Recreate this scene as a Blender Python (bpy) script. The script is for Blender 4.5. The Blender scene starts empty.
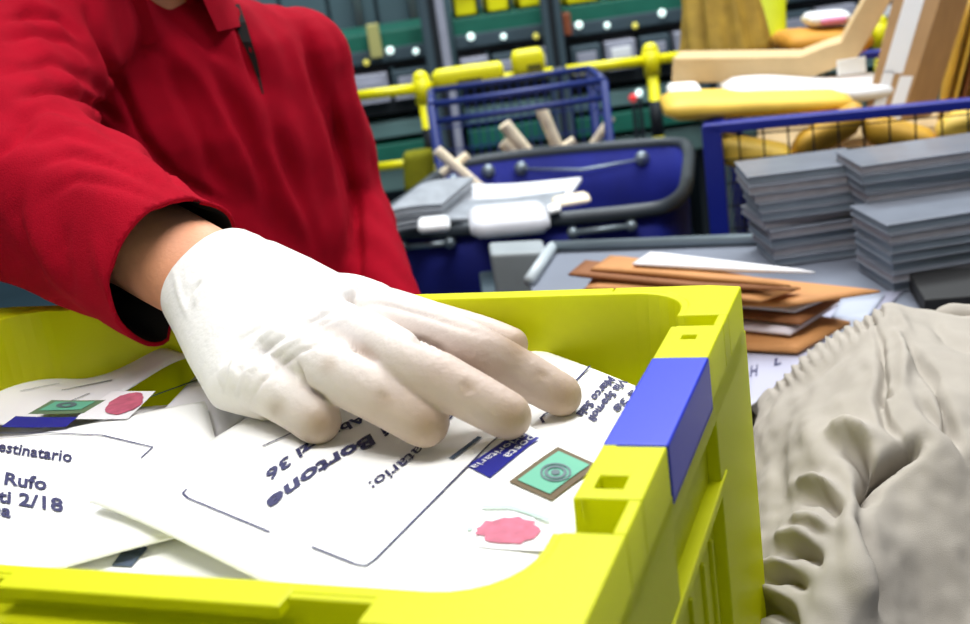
import bpy, bmesh, math, random
import numpy as np
from mathutils import Vector, Matrix
random.seed(4)
S = bpy.context.scene
COL = S.collection
PI = math.pi
# ------------------------------------------------------------------ camera
W, H, F = 970, 624, 1220.0
PITCH, ROLL = 0.3010128, -0.1427403
CAMZ = 1.30
_r0 = Vector((1, 0, 0)); _f = Vector((0, math.cos(PITCH), -math.sin(PITCH))); _u0 = Vector((0, math.sin(PITCH), math.cos(PITCH)))
CR = _r0*math.cos(ROLL)+_u0*math.sin(ROLL); CU = -_r0*math.sin(ROLL)+_u0*math.cos(ROLL)
CAM = Vector((0, 0, CAMZ))
cd = bpy.data.cameras.new('camera'); co = bpy.data.objects.new('camera', cd); COL.objects.link(co)
m3 = Matrix((CR, CU, -_f)).transposed(); co.matrix_world = Matrix.Translation(CAM) @ m3.to_4x4()
cd.sensor_width = 36; cd.lens = 36*F/W; cd.clip_start = 0.02; cd.clip_end = 100
cd.dof.use_dof = True; cd.dof.focus_distance = 0.68; cd.dof.aperture_fstop = 11.0
S.camera = co
# ------------------------------------------------------------------ world and lights
wd = bpy.data.worlds.new('world'); S.world = wd; wd.use_nodes = True
wd.node_tree.nodes['Background'].inputs[0].default_value = (0.86, 0.93, 1.0, 1)
wd.node_tree.nodes['Background'].inputs[1].default_value = 0.14
def area(name, loc, tgt, sx, sy, e, col=(1, 1, 1)):
    l = bpy.data.lights.new(name, 'AREA'); l.shape = 'RECTANGLE'; l.size = sx; l.size_y = sy; l.energy = e; l.color = col
    o = bpy.data.objects.new(name, l); COL.objects.link(o); o.location = loc
    o.rotation_euler = (Vector(tgt)-Vector(loc)).to_track_quat('-Z', 'Y').to_euler(); return o
area('ceiling_tube_light', (-0.15, 0.5, 2.7), (-0.15, 0.62, 1.0), 1.2, 0.5, 25, (1, 0.985, 0.96))
area('ceiling_tube_light', (0.8, 1.9, 3.1), (0.5, 1.7, 0.9), 2.2, 0.7, 46, (0.97, 0.99, 1))
area('ceiling_tube_light', (0.4, 3.6, 3.9), (0.3, 4.1, 0.5), 3.5, 1.0, 150, (0.92, 0.98, 1))
S.view_settings.view_transform = 'Standard'; S.view_settings.look = 'None'
S.view_settings.exposure = 0.25; S.view_settings.gamma = 1.0; S.view_settings.use_curve_mapping = False

# ------------------------------------------------------------------ pixel helpers (real distances given each time)
def ray(px, py): return _f + CR*((px-W/2)/F) - CU*((py-H/2)/F)
def PZ(px, py, z):
    d = ray(px, py); return CAM + d*((z-CAMZ)/d.z)
def PY(px, py, Y):
    d = ray(px, py); return CAM + d*(Y/d.y)
def project(P):
    P = P-np.array(CAM); d = P@np.array(_f)
    return np.stack([W/2+F*(P@np.array(CR))/d, H/2-F*(P@np.array(CU))/d], -1)

# ------------------------------------------------------------------ materials
def srgb(c):
    return tuple(((v/255)/12.92 if v/255 <= 0.04045 else ((v/255+0.055)/1.055)**2.4) for v in c)
_m = {}
def mat(name, col, rough=0.6, noise=0.0, nscale=30, bump=0.0, bscale=200, metal=0.0, spec=0.5, sheen=0, sss=0, vcol=None, emit=0, wave=None, alpha=1, coat=0):
    if name in _m: return _m[name]
    m = bpy.data.materials.new(name); m.use_nodes = True; nt = m.node_tree; b = nt.nodes['Principled BSDF']
    c = srgb(col)
    b.inputs['Roughness'].default_value = rough; b.inputs['Metallic'].default_value = metal
    b.inputs['Specular IOR Level'].default_value = spec
    if sheen: b.inputs['Sheen Weight'].default_value = sheen; b.inputs['Sheen Roughness'].default_value = 0.5
    if sheen: b.inputs['Sheen Tint'].default_value = (*c, 1)
    if sss:
        b.inputs['Subsurface Weight'].default_value = sss; b.inputs['Subsurface Radius'].default_value = (0.02, 0.01, 0.006); b.inputs['Subsurface Scale'].default_value = 0.5
    if coat: b.inputs['Coat Weight'].default_value = coat
    tc = nt.nodes.new('ShaderNodeTexCoord')
    src = None
    if vcol:
        a = nt.nodes.new('ShaderNodeAttribute'); a.attribute_name = vcol; src = a.outputs['Color']
    n = nt.nodes.new('ShaderNodeTexNoise'); n.inputs['Scale'].default_value = nscale; n.inputs['Detail'].default_value = 5
    nt.links.new(tc.outputs['Object'], n.inputs['Vector'])
    mr = nt.nodes.new('ShaderNodeMapRange'); mr.inputs['From Min'].default_value = 0.25; mr.inputs['From Max'].default_value = 0.75
    mr.inputs['To Min'].default_value = 1-noise; mr.inputs['To Max'].default_value = 1+noise*0.5
    nt.links.new(n.outputs['Fac'], mr.inputs['Value'])
    vm = nt.nodes.new('ShaderNodeVectorMath'); vm.operation = 'SCALE'
    if src: nt.links.new(src, vm.inputs[0])
    else: vm.inputs[0].default_value = c
    nt.links.new(mr.outputs['Result'], vm.inputs['Scale']); nt.links.new(vm.outputs['Vector'], b.inputs['Base Color'])
    if bump:
        n2 = nt.nodes.new('ShaderNodeTexNoise'); n2.inputs['Scale'].default_value = bscale; n2.inputs['Detail'].default_value = 3
        nt.links.new(tc.outputs['Object'], n2.inputs['Vector'])
        bp = nt.nodes.new('ShaderNodeBump'); bp.inputs['Strength'].default_value = bump; bp.inputs['Distance'].default_value = 0.002
        nt.links.new(n2.outputs['Fac'], bp.inputs['Height']); nt.links.new(bp.outputs['Normal'], b.inputs['Normal'])
    if emit:
        b.inputs['Emission Color'].default_value = (*c, 1); b.inputs['Emission Strength'].default_value = emit
    _m[name] = m; return m
YEL = mat('yellow_green_plastic', (236, 238, 14), 0.42, 0.06, 12, 0.05, 300, spec=0.4)
BLUEH = mat('blue_plastic', (16, 42, 188), 0.4, 0.05, 20)
PAPER = mat('white_paper', (248, 248, 246), 0.7, 0.035, 14, 0.12, 60)
PAPER2 = mat('off_white_paper', (232, 230, 234), 0.7, 0.06, 10, 0.15, 50)
INK = mat('dark_violet_ink', (48, 48, 88), 0.8)
INKG = mat('grey_blue_ink', (70, 84, 104), 0.8)
STBLUE = mat('blue_sticker', (24, 30, 140), 0.5)
STGREEN = mat('mint_green_stamp', (92, 168, 140), 0.6)
STBROWN = mat('brown_stamp_border', (88, 68, 30), 0.6)
STPINK = mat('pink_stamp', (190, 92, 118), 0.6, 0.35, 160)
STGREY = mat('grey_stamp_emblem', (84, 104, 110), 0.6)
RED = mat('red_fleece', (164, 8, 34), 0.95, 0.18, 40, 0.35, 900, spec=0.1, sheen=0.25)
DKRED = mat('dark_red_placket', (96, 6, 22), 0.9, spec=0.1)
BLACK = mat('black_zip', (8, 8, 10), 0.7)
SKIN = mat('skin', (226, 158, 122), 0.55, 0.14, 60, 0.2, 400, sss=0.08)
HAIR = mat('dark_brown_hair', (48, 34, 26), 0.7, 0.4, 150, 0.6, 300)
LATEX = mat('latex_glove', (238, 232, 228), 0.5, 0.05, 70, 0.25, 260, spec=0.35, vcol='tint', sss=0.05)
TROUS = mat('dark_trousers', (38, 42, 58), 0.9, 0.2, 40)
SHOE = mat('black_shoe_leather', (22, 20, 20), 0.5)
CANVAS = mat('grey_canvas', (170, 163, 153), 0.9, 0.12, 22, 0.25, 1600, spec=0.1)
TABLE = mat('grey_table_top', (122, 128, 142), 0.45, 0.08, 8)
STEEL = mat('galvanised_steel', (150, 164, 172), 0.35, 0.1, 20, metal=0.6)
DGREY = mat('dark_grey_rubber', (58, 66, 74), 0.5, 0.1, 20)
FABRIC = mat('navy_blue_fabric', (14, 30, 140), 0.75, 0.25, 14, 0.3, 200)
BLUEM = mat('dark_blue_painted_steel', (18, 34, 142), 0.4, 0.1, 20)
BLUEC = mat('blue_cage_steel', (26, 46, 118), 0.45, 0.1, 20)
BWIRE = mat('black_wire', (14, 16, 24), 0.5)
YRAIL = mat('yellow_painted_rail', (240, 232, 10), 0.4, 0.05, 20)
OLIVE = mat('olive_cloth', (150, 150, 16), 0.9, 0.2, 30)
GREEN = mat('green_belt', (22, 104, 86), 0.5, 0.2, 14)
SLATE = mat('slate_painted_steel', (58, 76, 86), 0.6, 0.15, 6)
DSLATE = mat('dark_slate_steel', (26, 34, 42), 0.6, 0.2, 10)
LGREY = mat('light_grey_panel', (158, 160, 176), 0.5, 0.15, 20)
WHITE = mat('white_plastic', (242, 244, 246), 0.4)
LAMPW = mat('white_indicator_lens', (225, 250, 245), 0.3, emit=1.2)
LAMPY = mat('yellow_indicator_lens', (220, 210, 90), 0.3, emit=0.5)
LAMPR = mat('red_indicator_lens', (220, 50, 50), 0.3, emit=0.4)
CARD = mat('brown_cardboard', (190, 152, 108), 0.85, 0.12, 25, 0.15, 120)
CARD2 = mat('pale_cardboard', (206, 178, 132), 0.85, 0.12, 25)
KRAFT = mat('kraft_paper', (190, 132, 76), 0.75, 0.15, 20, 0.3, 60)
KRAFT2 = mat('dark_kraft_paper', (136, 84, 42), 0.75, 0.2, 20, 0.3, 60)
JIFFY = mat('golden_padded_paper', (232, 192, 70), 0.6, 0.15, 20, 0.3, 40)
JIFFY2 = mat('ochre_padded_paper', (196, 150, 34), 0.6, 0.25, 20, 0.3, 40)
GREYP = mat('grey_wrapping_film', (124, 130, 142), 0.3, 0.16, 18, 0.3, 40, coat=0.3)
GREYQ = mat('pinkish_grey_paper_edge', (140, 138, 144), 0.7, 0.2, 60)
WOOD = mat('pale_tube_card', (250, 234, 204), 0.8)
PINK = mat('pink_box', (226, 140, 176), 0.6)
LIME = mat('lime_plastic', (212, 226, 20), 0.5, 0.15, 15)
TAPE = mat('white_tape', (246, 248, 252), 0.25, 0.03, 20)
FLOOR = mat('slate_floor', (48, 72, 84), 0.5, 0.2, 3)
WALL = mat('slate_wall', (70, 92, 98), 0.8, 0.1, 2)

_n = YEL.node_tree; _b = _n.nodes['Principled BSDF']; _o = _n.nodes['Material Output']      # thin polyethylene lets some light through
_t = _n.nodes.new('ShaderNodeBsdfTranslucent'); _t.inputs[0].default_value = (*srgb((236, 238, 14)), 1); _x = _n.nodes.new('ShaderNodeMixShader'); _x.inputs[0].default_value = 0.42
_n.links.new(_b.outputs[0], _x.inputs[1]); _n.links.new(_t.outputs[0], _x.inputs[2]); _n.links.new(_x.outputs[0], _o.inputs['Surface'])
# ------------------------------------------------------------------ object helpers
ORG = {}
def tag(o, label=None, cat=None, group=None, kind=None):
    if label: o['label'] = label
    if cat: o['category'] = cat
    if group: o['group'] = group
    if kind: o['kind'] = kind
    return o
def empty(name, loc, label=None, cat=None, group=None):
    o = bpy.data.objects.new(name, None); COL.objects.link(o); o.location = loc; o.empty_display_size = 0.05
    ORG[o] = Vector(loc); return tag(o, label, cat, group)
def link(name, me, m, parent=None, smooth=True, bevel=0, org=None, flat=False):
    """mesh in world coordinates -> object; under a parent its location cancels the parent's origin"""
    o = bpy.data.objects.new(name, me); COL.objects.link(o)
    if m is not None:
        me.materials.clear()
        for q in (m if isinstance(m, (list, tuple)) else [m]): me.materials.append(q)
    if smooth: me.polygons.foreach_set('use_smooth', [True]*len(me.polygons))
    if parent is None:
        if org is None:
            co_ = np.zeros(len(me.vertices)*3); me.vertices.foreach_get('co', co_); co_ = co_.reshape(-1, 3)
            mn, mx = co_.min(0), co_.max(0); org = Vector(((mn[0]+mx[0])/2, (mn[1]+mx[1])/2, mn[2]))
        org = Vector(org); me.transform(Matrix.Translation(-org)); o.location = org; ORG[o] = org
    else:
        me.transform(Matrix.Translation(-ORG[parent])); o.parent = parent; ORG[o] = ORG[parent]
    if bevel:
        b = o.modifiers.new('bevel', 'BEVEL'); b.width = bevel; b.segments = 2; b.limit_method = 'ANGLE'; b.angle_limit = math.radians(40)
        if not flat: w = o.modifiers.new('wn', 'WEIGHTED_NORMAL')
    return o
class MB:
    def __init__(s): s.v = []; s.f = []; s.mi = []
    def add(s, v, f, mi=0):
        n = len(s.v); s.v += [tuple(x) for x in v]; s.f += [tuple(i+n for i in q) for q in f]; s.mi += [mi]*len(f); return s
    def box(s, a, b, M=None, mi=0):
        x0, y0, z0 = a; x1, y1, z1 = b
        v = [Vector(p) for p in ((x0,y0,z0),(x1,y0,z0),(x1,y1,z0),(x0,y1,z0),(x0,y0,z1),(x1,y0,z1),(x1,y1,z1),(x0,y1,z1))]
        if M is not None: v = [M@p for p in v]
        return s.add(v, [(0,3,2,1),(4,5,6,7),(0,1,5,4),(1,2,6,5),(2,3,7,6),(3,0,4,7)], mi)
    def prism(s, poly, z0, z1, M=None, mi=0):
        n = len(poly); v = [Vector((p[0], p[1], z0)) for p in poly]+[Vector((p[0], p[1], z1)) for p in poly]
        if M is not None: v = [M@p for p in v]
        return s.add(v, [tuple(range(n))[::-1], tuple(range(n, 2*n))]+[(i, (i+1) % n, n+(i+1) % n, n+i) for i in range(n)], mi)
    def ring(s, outer0, inner0, z0, outer1, inner1, z1, M=None, mi=0):
        n = len(outer0); v = [Vector((*p, z0)) for p in outer0]+[Vector((*p, z0)) for p in inner0]+[Vector((*p, z1)) for p in outer1]+[Vector((*p, z1)) for p in inner1]
        if M is not None: v = [M@p for p in v]
        f = []
        for i in range(n):
            j = (i+1) % n
            f += [(i, j, 2*n+j, 2*n+i), (n+j, n+i, 3*n+i, 3*n+j), (2*n+i, 2*n+j, 3*n+j, 3*n+i), (j, i, n+i, n+j)]
        return s.add(v, f, mi)
    def tube(s, pts, r, n=10, closed=False, mi=0):
        pts = [Vector(p) for p in pts]; N = len(pts); rr = r if isinstance(r, (list, tuple)) else [r]*N
        v = []; up = None
        for i, p in enumerate(pts):
            a = pts[(i-1) % N] if (closed or i) else p; b = pts[(i+1) % N] if (closed or i < N-1) else p
            t = (b-a).normalized()
            if up is None: up = t.orthogonal()
            up = (up-t*up.dot(t)).normalized(); w = t.cross(up)
            v += [p+(up*math.cos(2*PI*k/n)+w*math.sin(2*PI*k/n))*rr[i] for k in range(n)]
        f = []
        for i in range(N if closed else N-1):
            j = (i+1) % N
            f += [(i*n+k, i*n+(k+1) % n, j*n+(k+1) % n, j*n+k) for k in range(n)]
        if not closed: f += [tuple(range(n))[::-1], tuple((N-1)*n+k for k in range(n))]
        return s.add(v, f, mi)
    def sphere(s, c, r, n=12, sc=(1, 1, 1), mi=0):
        c = Vector(c); m = n//2; v = [c+Vector((0, 0, r*sc[2]))]
        for i in range(1, m):
            for k in range(n):
                a, b = PI*i/m, 2*PI*k/n; v.append(c+Vector((r*sc[0]*math.sin(a)*math.cos(b), r*sc[1]*math.sin(a)*math.sin(b), r*sc[2]*math.cos(a))))
        v.append(c-Vector((0, 0, r*sc[2]))); f = [(0, 1+k, 1+(k+1) % n) for k in range(n)]
        for i in range(m-2): f += [(1+i*n+k, 1+(i+1)*n+k, 1+(i+1)*n+(k+1) % n, 1+i*n+(k+1) % n) for k in range(n)]
        L = len(v)-1; f += [(L, 1+(m-2)*n+(k+1) % n, 1+(m-2)*n+k) for k in range(n)]
        return s.add(v, f, mi)
    def chain(s, pts, n=16, sub=4):
        """smooth limb of overlapping balls and cones; pts = [(Vector, radius)]"""
        P = [Vector(p) for p, r in pts]; R = [r for p, r in pts]; out = []
        for i in range(len(P)-1):
            p0 = P[max(i-1, 0)]; p1 = P[i]; p2 = P[i+1]; p3 = P[min(i+2, len(P)-1)]
            for k in range(sub):
                t = k/sub
                q = 0.5*((2*p1)+(p2-p0)*t+(2*p0-5*p1+4*p2-p3)*t*t+(3*p1-p0-3*p2+p3)*t**3)
                out.append((q, R[i]+(R[i+1]-R[i])*(t*t*(3-2*t)*0.5+t*0.5)))
        out.append((P[-1], R[-1]))
        for q, r in out: s.sphere(q, r, n)
        for (a, ra), (b, rb) in zip(out, out[1:]): s.tube([a, b], [ra, rb], n)
        return s
    def loft(s, rings, cap=True, mi=0):
        n = len(rings[0]); v = [p for r in rings for p in r]; f = []
        for i in range(len(rings)-1): f += [(i*n+k, i*n+(k+1) % n, (i+1)*n+(k+1) % n, (i+1)*n+k) for k in range(n)]
        if cap: f += [tuple(range(n))[::-1], tuple((len(rings)-1)*n+k for k in range(n))]
        return s.add(v, f, mi)
    def mesh(s, name='mesh'):
        me = bpy.data.meshes.new(name); me.from_pydata([tuple(p) for p in s.v], [], s.f); me.update()
        bm = bmesh.new(); bm.from_mesh(me); bmesh.ops.recalc_face_normals(bm, faces=bm.faces); bm.to_mesh(me); bm.free(); return me
    def build(s, name, m, parent=None, smooth=False, bevel=0, org=None, flat=False):
        me = s.mesh(name); o = link(name, me, m, parent, (smooth or bevel > 0) and not flat, bevel, org, flat)
        if isinstance(m, (list, tuple)): me.polygons.foreach_set('material_index', s.mi)
        return o
def ell(c, u, v, a, b, n=28, p=2.0):
    c = Vector(c); u = Vector(u); v = Vector(v); out = []
    for k in range(n):
        t = 2*PI*k/n; cx, sx = math.cos(t), math.sin(t)
        out.append(c+u*(a*math.copysign(abs(cx)**(2/p), cx))+v*(b*math.copysign(abs(sx)**(2/p), sx)))
    return out
def remesh(mb, voxel, smooth=4, fac=0.6):
    me = mb.mesh('tmp'); o = bpy.data.objects.new('tmp', me); COL.objects.link(o)
    r = o.modifiers.new('r', 'REMESH'); r.mode = 'VOXEL'; r.voxel_size = voxel
    if smooth: q = o.modifiers.new('s', 'SMOOTH'); q.iterations = smooth; q.factor = fac
    dg = bpy.context.evaluated_depsgraph_get(); dg.update(); me2 = bpy.data.meshes.new_from_object(o.evaluated_get(dg))
    bpy.data.objects.remove(o); bpy.data.meshes.remove(me); return me2
def vco(me):
    a = np.zeros(len(me.vertices)*3); me.vertices.foreach_get('co', a); return a.reshape(-1, 3)
def vno(me):
    a = np.zeros(len(me.vertices)*3); me.vertex_normals.foreach_get('vector', a); return a.reshape(-1, 3)
def polydist(P, line):
    best = np.full(len(P), 1e9); tt = np.zeros(len(P)); L = np.array(line, float)
    seg = np.linalg.norm(L[1:]-L[:-1], axis=1); cum = np.concatenate([[0], np.cumsum(seg)])
    for i in range(len(L)-1):
        d = L[i+1]-L[i]; t = np.clip(((P-L[i])@d)/(d@d+1e-9), 0, 1); q = L[i]+t[:, None]*d
        e = np.linalg.norm(P-q, axis=1); m = e < best; best[m] = e[m]; tt[m] = (cum[i]+t[m]*seg[i])/cum[-1]
    return best, tt
def creases(me, lines, maxy=None):
    """real folds: lines of (points, width, depth); depth < 0 makes a ridge"""
    c = vco(me); n = vno(me); P = project(c); disp = np.zeros(len(c))
    view = c-np.array(CAM); view /= np.linalg.norm(view, axis=1)[:, None]
    face = (n*view).sum(1) < 0.25
    for pts, w, dep in lines:
        d, t = polydist(P, pts); taper = np.clip(4*t, 0, 1)*np.clip(4*(1-t), 0, 1)*0.85+0.15
        disp -= dep*np.exp(-(d/w)**2)*taper
    disp *= face
    c += n*disp[:, None]; me.vertices.foreach_set('co', c.ravel()); me.update()
def rrect(x0, y0, x1, y1, r, n=5):
    out = []
    for cx, cy, a in ((x1-r, y0+r, -90), (x1-r, y1-r, 0), (x0+r, y1-r, 90), (x0+r, y0+r, 180)):
        for k in range(n+1):
            t = math.radians(a+90*k/n); out.append((cx+r*math.cos(t), cy+r*math.sin(t)))
    return out

# ------------------------------------------------------------------ setting
MB().box((-7, -4, -0.1), (9, 9, 0)).build('floor', FLOOR); bpy.data.objects['floor']['kind'] = 'structure'
MB().box((-7, 9, 0), (9, 9.2, 4.5)).build('wall_back', WALL); bpy.data.objects['wall_back']['kind'] = 'structure'

# ------------------------------------------------------------------ yellow crate
YAW = -0.3796476; CL, CD_, CH = 0.51, 0.34, 0.24
ZR = 1.10058; ex = Vector((math.cos(YAW), math.sin(YAW), 0)); ey = Vector((-math.sin(YAW), math.cos(YAW), 0))
NL = Vector((-0.4605, 0.49932, ZR-CH))
CM = Matrix.Translation(NL) @ Matrix.Rotation(YAW, 4, 'Z')
def C2(x, y, z): return CM@Vector((x, y, z))
crate = empty('postal_crate', C2(CL/2, CD_/2, 0), 'yellow-green plastic postal crate with a blue handle, filled with white envelopes', 'crate')
b = MB()
def RR(ix0, iy0, ix1, iy1, r): return rrect(ix0, iy0, CL-ix1, CD_-iy1, r)
SLOTS = ((.063, .088), (.274, .290))
def loopz(ix, iyn, iyf, r, zlow=None):
    pts = rrect(ix, iyn, CL-ix, CD_-iyf, r, 7); ex_ = [p for sl in SLOTS for p in (sl[0]-.0003, sl[0]+.0003, sl[1]-.0003, sl[1]+.0003)]
    out = []; n = len(pts)
    for k in range(n):
        a = pts[k]; c = pts[(k+1) % n]; out.append(a)
        if abs(a[0]-c[0]) < 1e-6 and abs(a[1]-c[1]) > .1:
            for y in (sorted(ex_) if c[1] > a[1] else sorted(ex_, reverse=True)): out.append((a[0], y))
    return out
def topz(p):
    return .219 if any(sl[0] < p[1] < sl[1] for sl in SLOTS) and (p[0] < .05 or p[0] > CL-.05) else .2400
I0 = loopz(.034, .034, .018, .03); I1 = loopz(.026, .0215, .0112, .03); O1 = loopz(.020, .0155, .0055, .03); O0 = loopz(.022, .022, .012, .03)
n_ = len(I1); v = [CM@Vector((*p, 0)) for p in O0]+[CM@Vector((*p, 0)) for p in I0]+[CM@Vector((*p, topz(p))) for p in O1]+[CM@Vector((*p, topz(p))) for p in I1]; f = []
for k in range(n_):
    q = (k+1) % n_; f += [(k, q, 2*n_+q, 2*n_+k), (n_+q, n_+k, 3*n_+k, 3*n_+q), (2*n_+k, 2*n_+q, 3*n_+q, 3*n_+k), (q, k, n_+k, n_+q)]
b.add(v, f)
b.prism(RR(.026, .026, .026, .026, .02), 0.002, 0.008, CM)
ii = RR(.023, .019, .023, .009, .03); b.ring(RR(0, .014, 0, 0, .016), ii, 0.205, RR(0, .014, 0, 0, .016), ii, 0.2188, CM)      # lower rim band
# near rim: thin inner wall full height, ledge, two raised overhanging lips
b.box((.02, .0, .200), (.49, .018, .2290), CM); b.box((.05, .0125, .22), (.46, .0185, .2395), CM)
for x0, x1 in ((.105, .222), (.290, .407)): b.box((x0, .006, .2355), (x1, .0185, .2402), CM)
b.box((.0, .0, .19), (.07, .022, .218), CM); b.box((.44, .0, .19), (.51, .022, .218), CM)
def corner(flipx, flipy, xa, yb, rin, iy):
    n = 8; q = []
    inner = [(CL-.023-rin+rin*math.sin(PI/2*k/n), iy+rin-rin*math.cos(PI/2*k/n)) for k in range(n+1)]
    inner = [(xa, iy)]+inner+[(CL-.023, yb)]
    m = len(inner); outer = []
    for k in range(m):
        t = k/(m-1); 
        if t < .5: outer.append((xa+(CL-.004-xa)*(t/.5), 0.0)) if t < .45 else outer.append((CL-.004, 0.0))
        else: outer.append((CL, .004+(yb-.004)*((t-.5)/.5)))
    fx = lambda p: (CL-p[0] if flipx else p[0], CD_-p[1] if flipy else p[1])
    v = [CM@Vector((*fx(p), z)) for z in (.212, .2402) for p in outer+inner]; f = []
    for k in range(m-1):
        f += [(k, k+1, m+k+1, m+k), (2*m+k, 3*m+k, 3*m+k+1, 2*m+k+1), (k, 2*m+k, 2*m+k+1, k+1), (m+k, m+k+1, 3*m+k+1, 3*m+k)]
    f += [(0, m, 3*m, 2*m), (m-1, 3*m-1, 4*m-1, 2*m-1)]
    b.add(v, f)
for fx_ in (False, True):
    corner(fx_, False, .438, .063, .030, .0185)
    corner(fx_, True, .44, CD_-.290, .030, .0085)
# far rim full height
b.box((.0705, CD_-.0085, .20), (.4395, CD_, .2402), CM)
for xo in (0, 1):      # the two short sides: raised blocks, far corner, slot
    X = lambda x: (CL-x if xo else x)
    def bb(xa, xb, ya, yb, za, zb):
        xs = sorted((X(xa), X(xb))); b.box((xs[0], ya, za), (xs[1], yb, zb), CM)
    hy = .133, .230
    def holed(ya, yb, hx0, hx1, hy0, hy1):
        o4 = [(X(0), ya), (X(.023), ya), (X(.023), yb), (X(0), yb)]; h4 = [(X(hx0), hy0), (X(hx1), hy0), (X(hx1), hy1), (X(hx0), hy1)]
        b.ring(o4, h4, .212, o4, h4, .2402, CM); bb(hx0-.001, hx1+.001, hy0-.001, hy1+.001, .2125, .2315)
    holed(.088, hy[0], .009, .020, .096, .107)
    holed(hy[1], .274, .0105, .0175, .255, .261)
    bb(.0, .005, .0632, .0878, .21, .2402); bb(.0, .005, .2742, .2898, .21, .2402); bb(.005, .0235, .274, .290, .2185, .234)
    # outer columns and recessed hand hold below the blue grip
    bb(.0, .015, .0, .131, .02, .214); bb(.0, .015, .236, CD_, .02, .214)
    bb(.006, .016, .13, .24, .02, .213)
    for yy in (.145, .17, .2, .222): bb(.004, .008, yy-.0015, yy+.0015, .03, .15)
    bb(-.001, .008, .10, .25, .168, .174); bb(.001, .008, .13, .24, .05, .056)
for yy in (.02, .06, .10): pass
for xx in (.06, .15, .24, .33, .42): b.box((xx-.003, .006, .02), (xx+.003, .02, .19), CM); b.box((xx-.003, CD_-.012, .02), (xx+.003, CD_-.002, .2), CM)
b.box((.0, .0, .0), (.05, .05, .02), CM); b.box((CL-.05, .0, .0), (CL, .05, .02), CM); b.box((.0, CD_-.05, .0), (.05, CD_, .02), CM); b.box((CL-.05, CD_-.05, .0), (CL, CD_, .02), CM)
b.build('crate_body', YEL, crate, bevel=0.0008, flat=True)
for xo in (0, 1):
    x0, x1 = (CL-.0262, CL+.0005) if xo else (-.0005, .0262)
    g = MB()
    g.box((x0, .1335, .214), (x1, .2295, .2405), CM)
    xs = (CL-.006, CL+.0005) if xo else (-.0005, .006)
    g.box((xs[0], .1335, .2145), (xs[1], .2295, .218), CM)
    g.build('handle', BLUEH, crate, bevel=0.0012)['label'] = 'blue plastic handle grip'

# stand under the crate
st = empty('crate_stand', C2(CL/2, CD_/2, 0)-Vector((0, 0, .86)), 'grey steel stand carrying the yellow crate', 'stand')
zt = ZR-CH
MB().box((-.03, -.02, -.03), (CL-.01, CD_-.01, -.001), CM).build('platform', STEEL, st, bevel=.002)
for lx, ly in ((0, 0), (CL-.05, 0), (0, CD_-.05), (CL-.05, CD_-.05)):
    MB().box((lx, ly, -zt+.0), (lx+.03, ly+.03, -.03), CM).build('leg', STEEL, st)

# ------------------------------------------------------------------ envelopes
def base(x, y):
    lx = (x-NL.x)*ex.x+(y-NL.y)*ex.y; ly = (x-NL.x)*ey.x+(y-NL.y)*ey.y
    return 1.052+0.006*math.sin(lx*9+.4)*math.cos(ly*8)+0.003*math.sin(lx*23+ly*11)
def inv(px, py, fn):
    z = 1.06
    for _ in range(12):
        p = PZ(px, py, z); z = fn(p.x, p.y)
    return PZ(px, py, z)
def envelope(name, label, corners, fn, th, m, cat='envelope', group=None, n=26, pinch=.9, org=None):
    """corners: world xy of 4 corners in order; fn = height of the top skin"""
    A, B, C_, D_ = [Vector(c[:2]) for c in corners]; v = []
    N = n
    for side in (0, 1):
        for i in range(N+1):
            for j in range(N+1):
                s, t = i/N, j/N
                k = 1.0
                p = (A*(1-s)*(1-t)+B*s*(1-t)+C_*s*t+D_*(1-s)*t)
                e = min(s, 1-s, t, 1-t); q = min(1, e*9); q = 1-(1-q)**2
                top = fn(p.x, p.y)
                h = th*(1-pinch*(1-q))
                z = top-(th-h)*.5 if side == 0 else top-(th-h)*.5-h-.0004
                v.append((p.x, p.y, z))
    M_ = (N+1)*(N+1); f = []
    for i in range(N):
        for j in range(N):
            a = i*(N+1)+j; f += [(a, a+N+1, a+N+2, a+1), (M_+a, M_+a+1, M_+a+N+2, M_+a+N+1)]
    ed = [i*(N+1) for i in range(N+1)]+[N*(N+1)+j for j in range(1, N+1)]+[i*(N+1)+N for i in range(N-1, -1, -1)]+[j for j in range(N-1, 0, -1)]
    for a, b2 in zip(ed, ed[1:]+ed[:1]): f.append((a, b2, M_+b2, M_+a))
    mb = MB(); mb.add(v, f); o = mb.build(name, m, None, smooth=True, org=org)
    return tag(o, label, cat, group)
EPS = .0007
def text(parent, body, a, b2, c, fn, m=INK, bold=.02, eps=EPS, name='lettering'):
    cu = bpy.data.curves.new('t', 'FONT'); cu.body = body; cu.size = 1; cu.offset = bold; cu.resolution_u = 2
    o = bpy.data.objects.new('t', cu); COL.objects.link(o); dg = bpy.context.evaluated_depsgraph_get(); dg.update()
    me = bpy.data.meshes.new_from_object(o.evaluated_get(dg)); bpy.data.objects.remove(o)
    p = vco(me); x1 = p[:, 0].max(); x0 = p[:, 0].min()
    A = inv(*a, fn); B = inv(*b2, fn); C_ = inv(*c, fn); U = B-A; V = C_-A
    out = []
    for q in p:
        w = A+U*((q[0]-x0)/(x1-x0))+V*(q[1]/.69); out.append((w.x, w.y, fn(w.x, w.y)+eps))
    me.vertices.foreach_set('co', np.array(out).ravel()); me.update()
    return link(name, me, m, parent, smooth=False)
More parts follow.
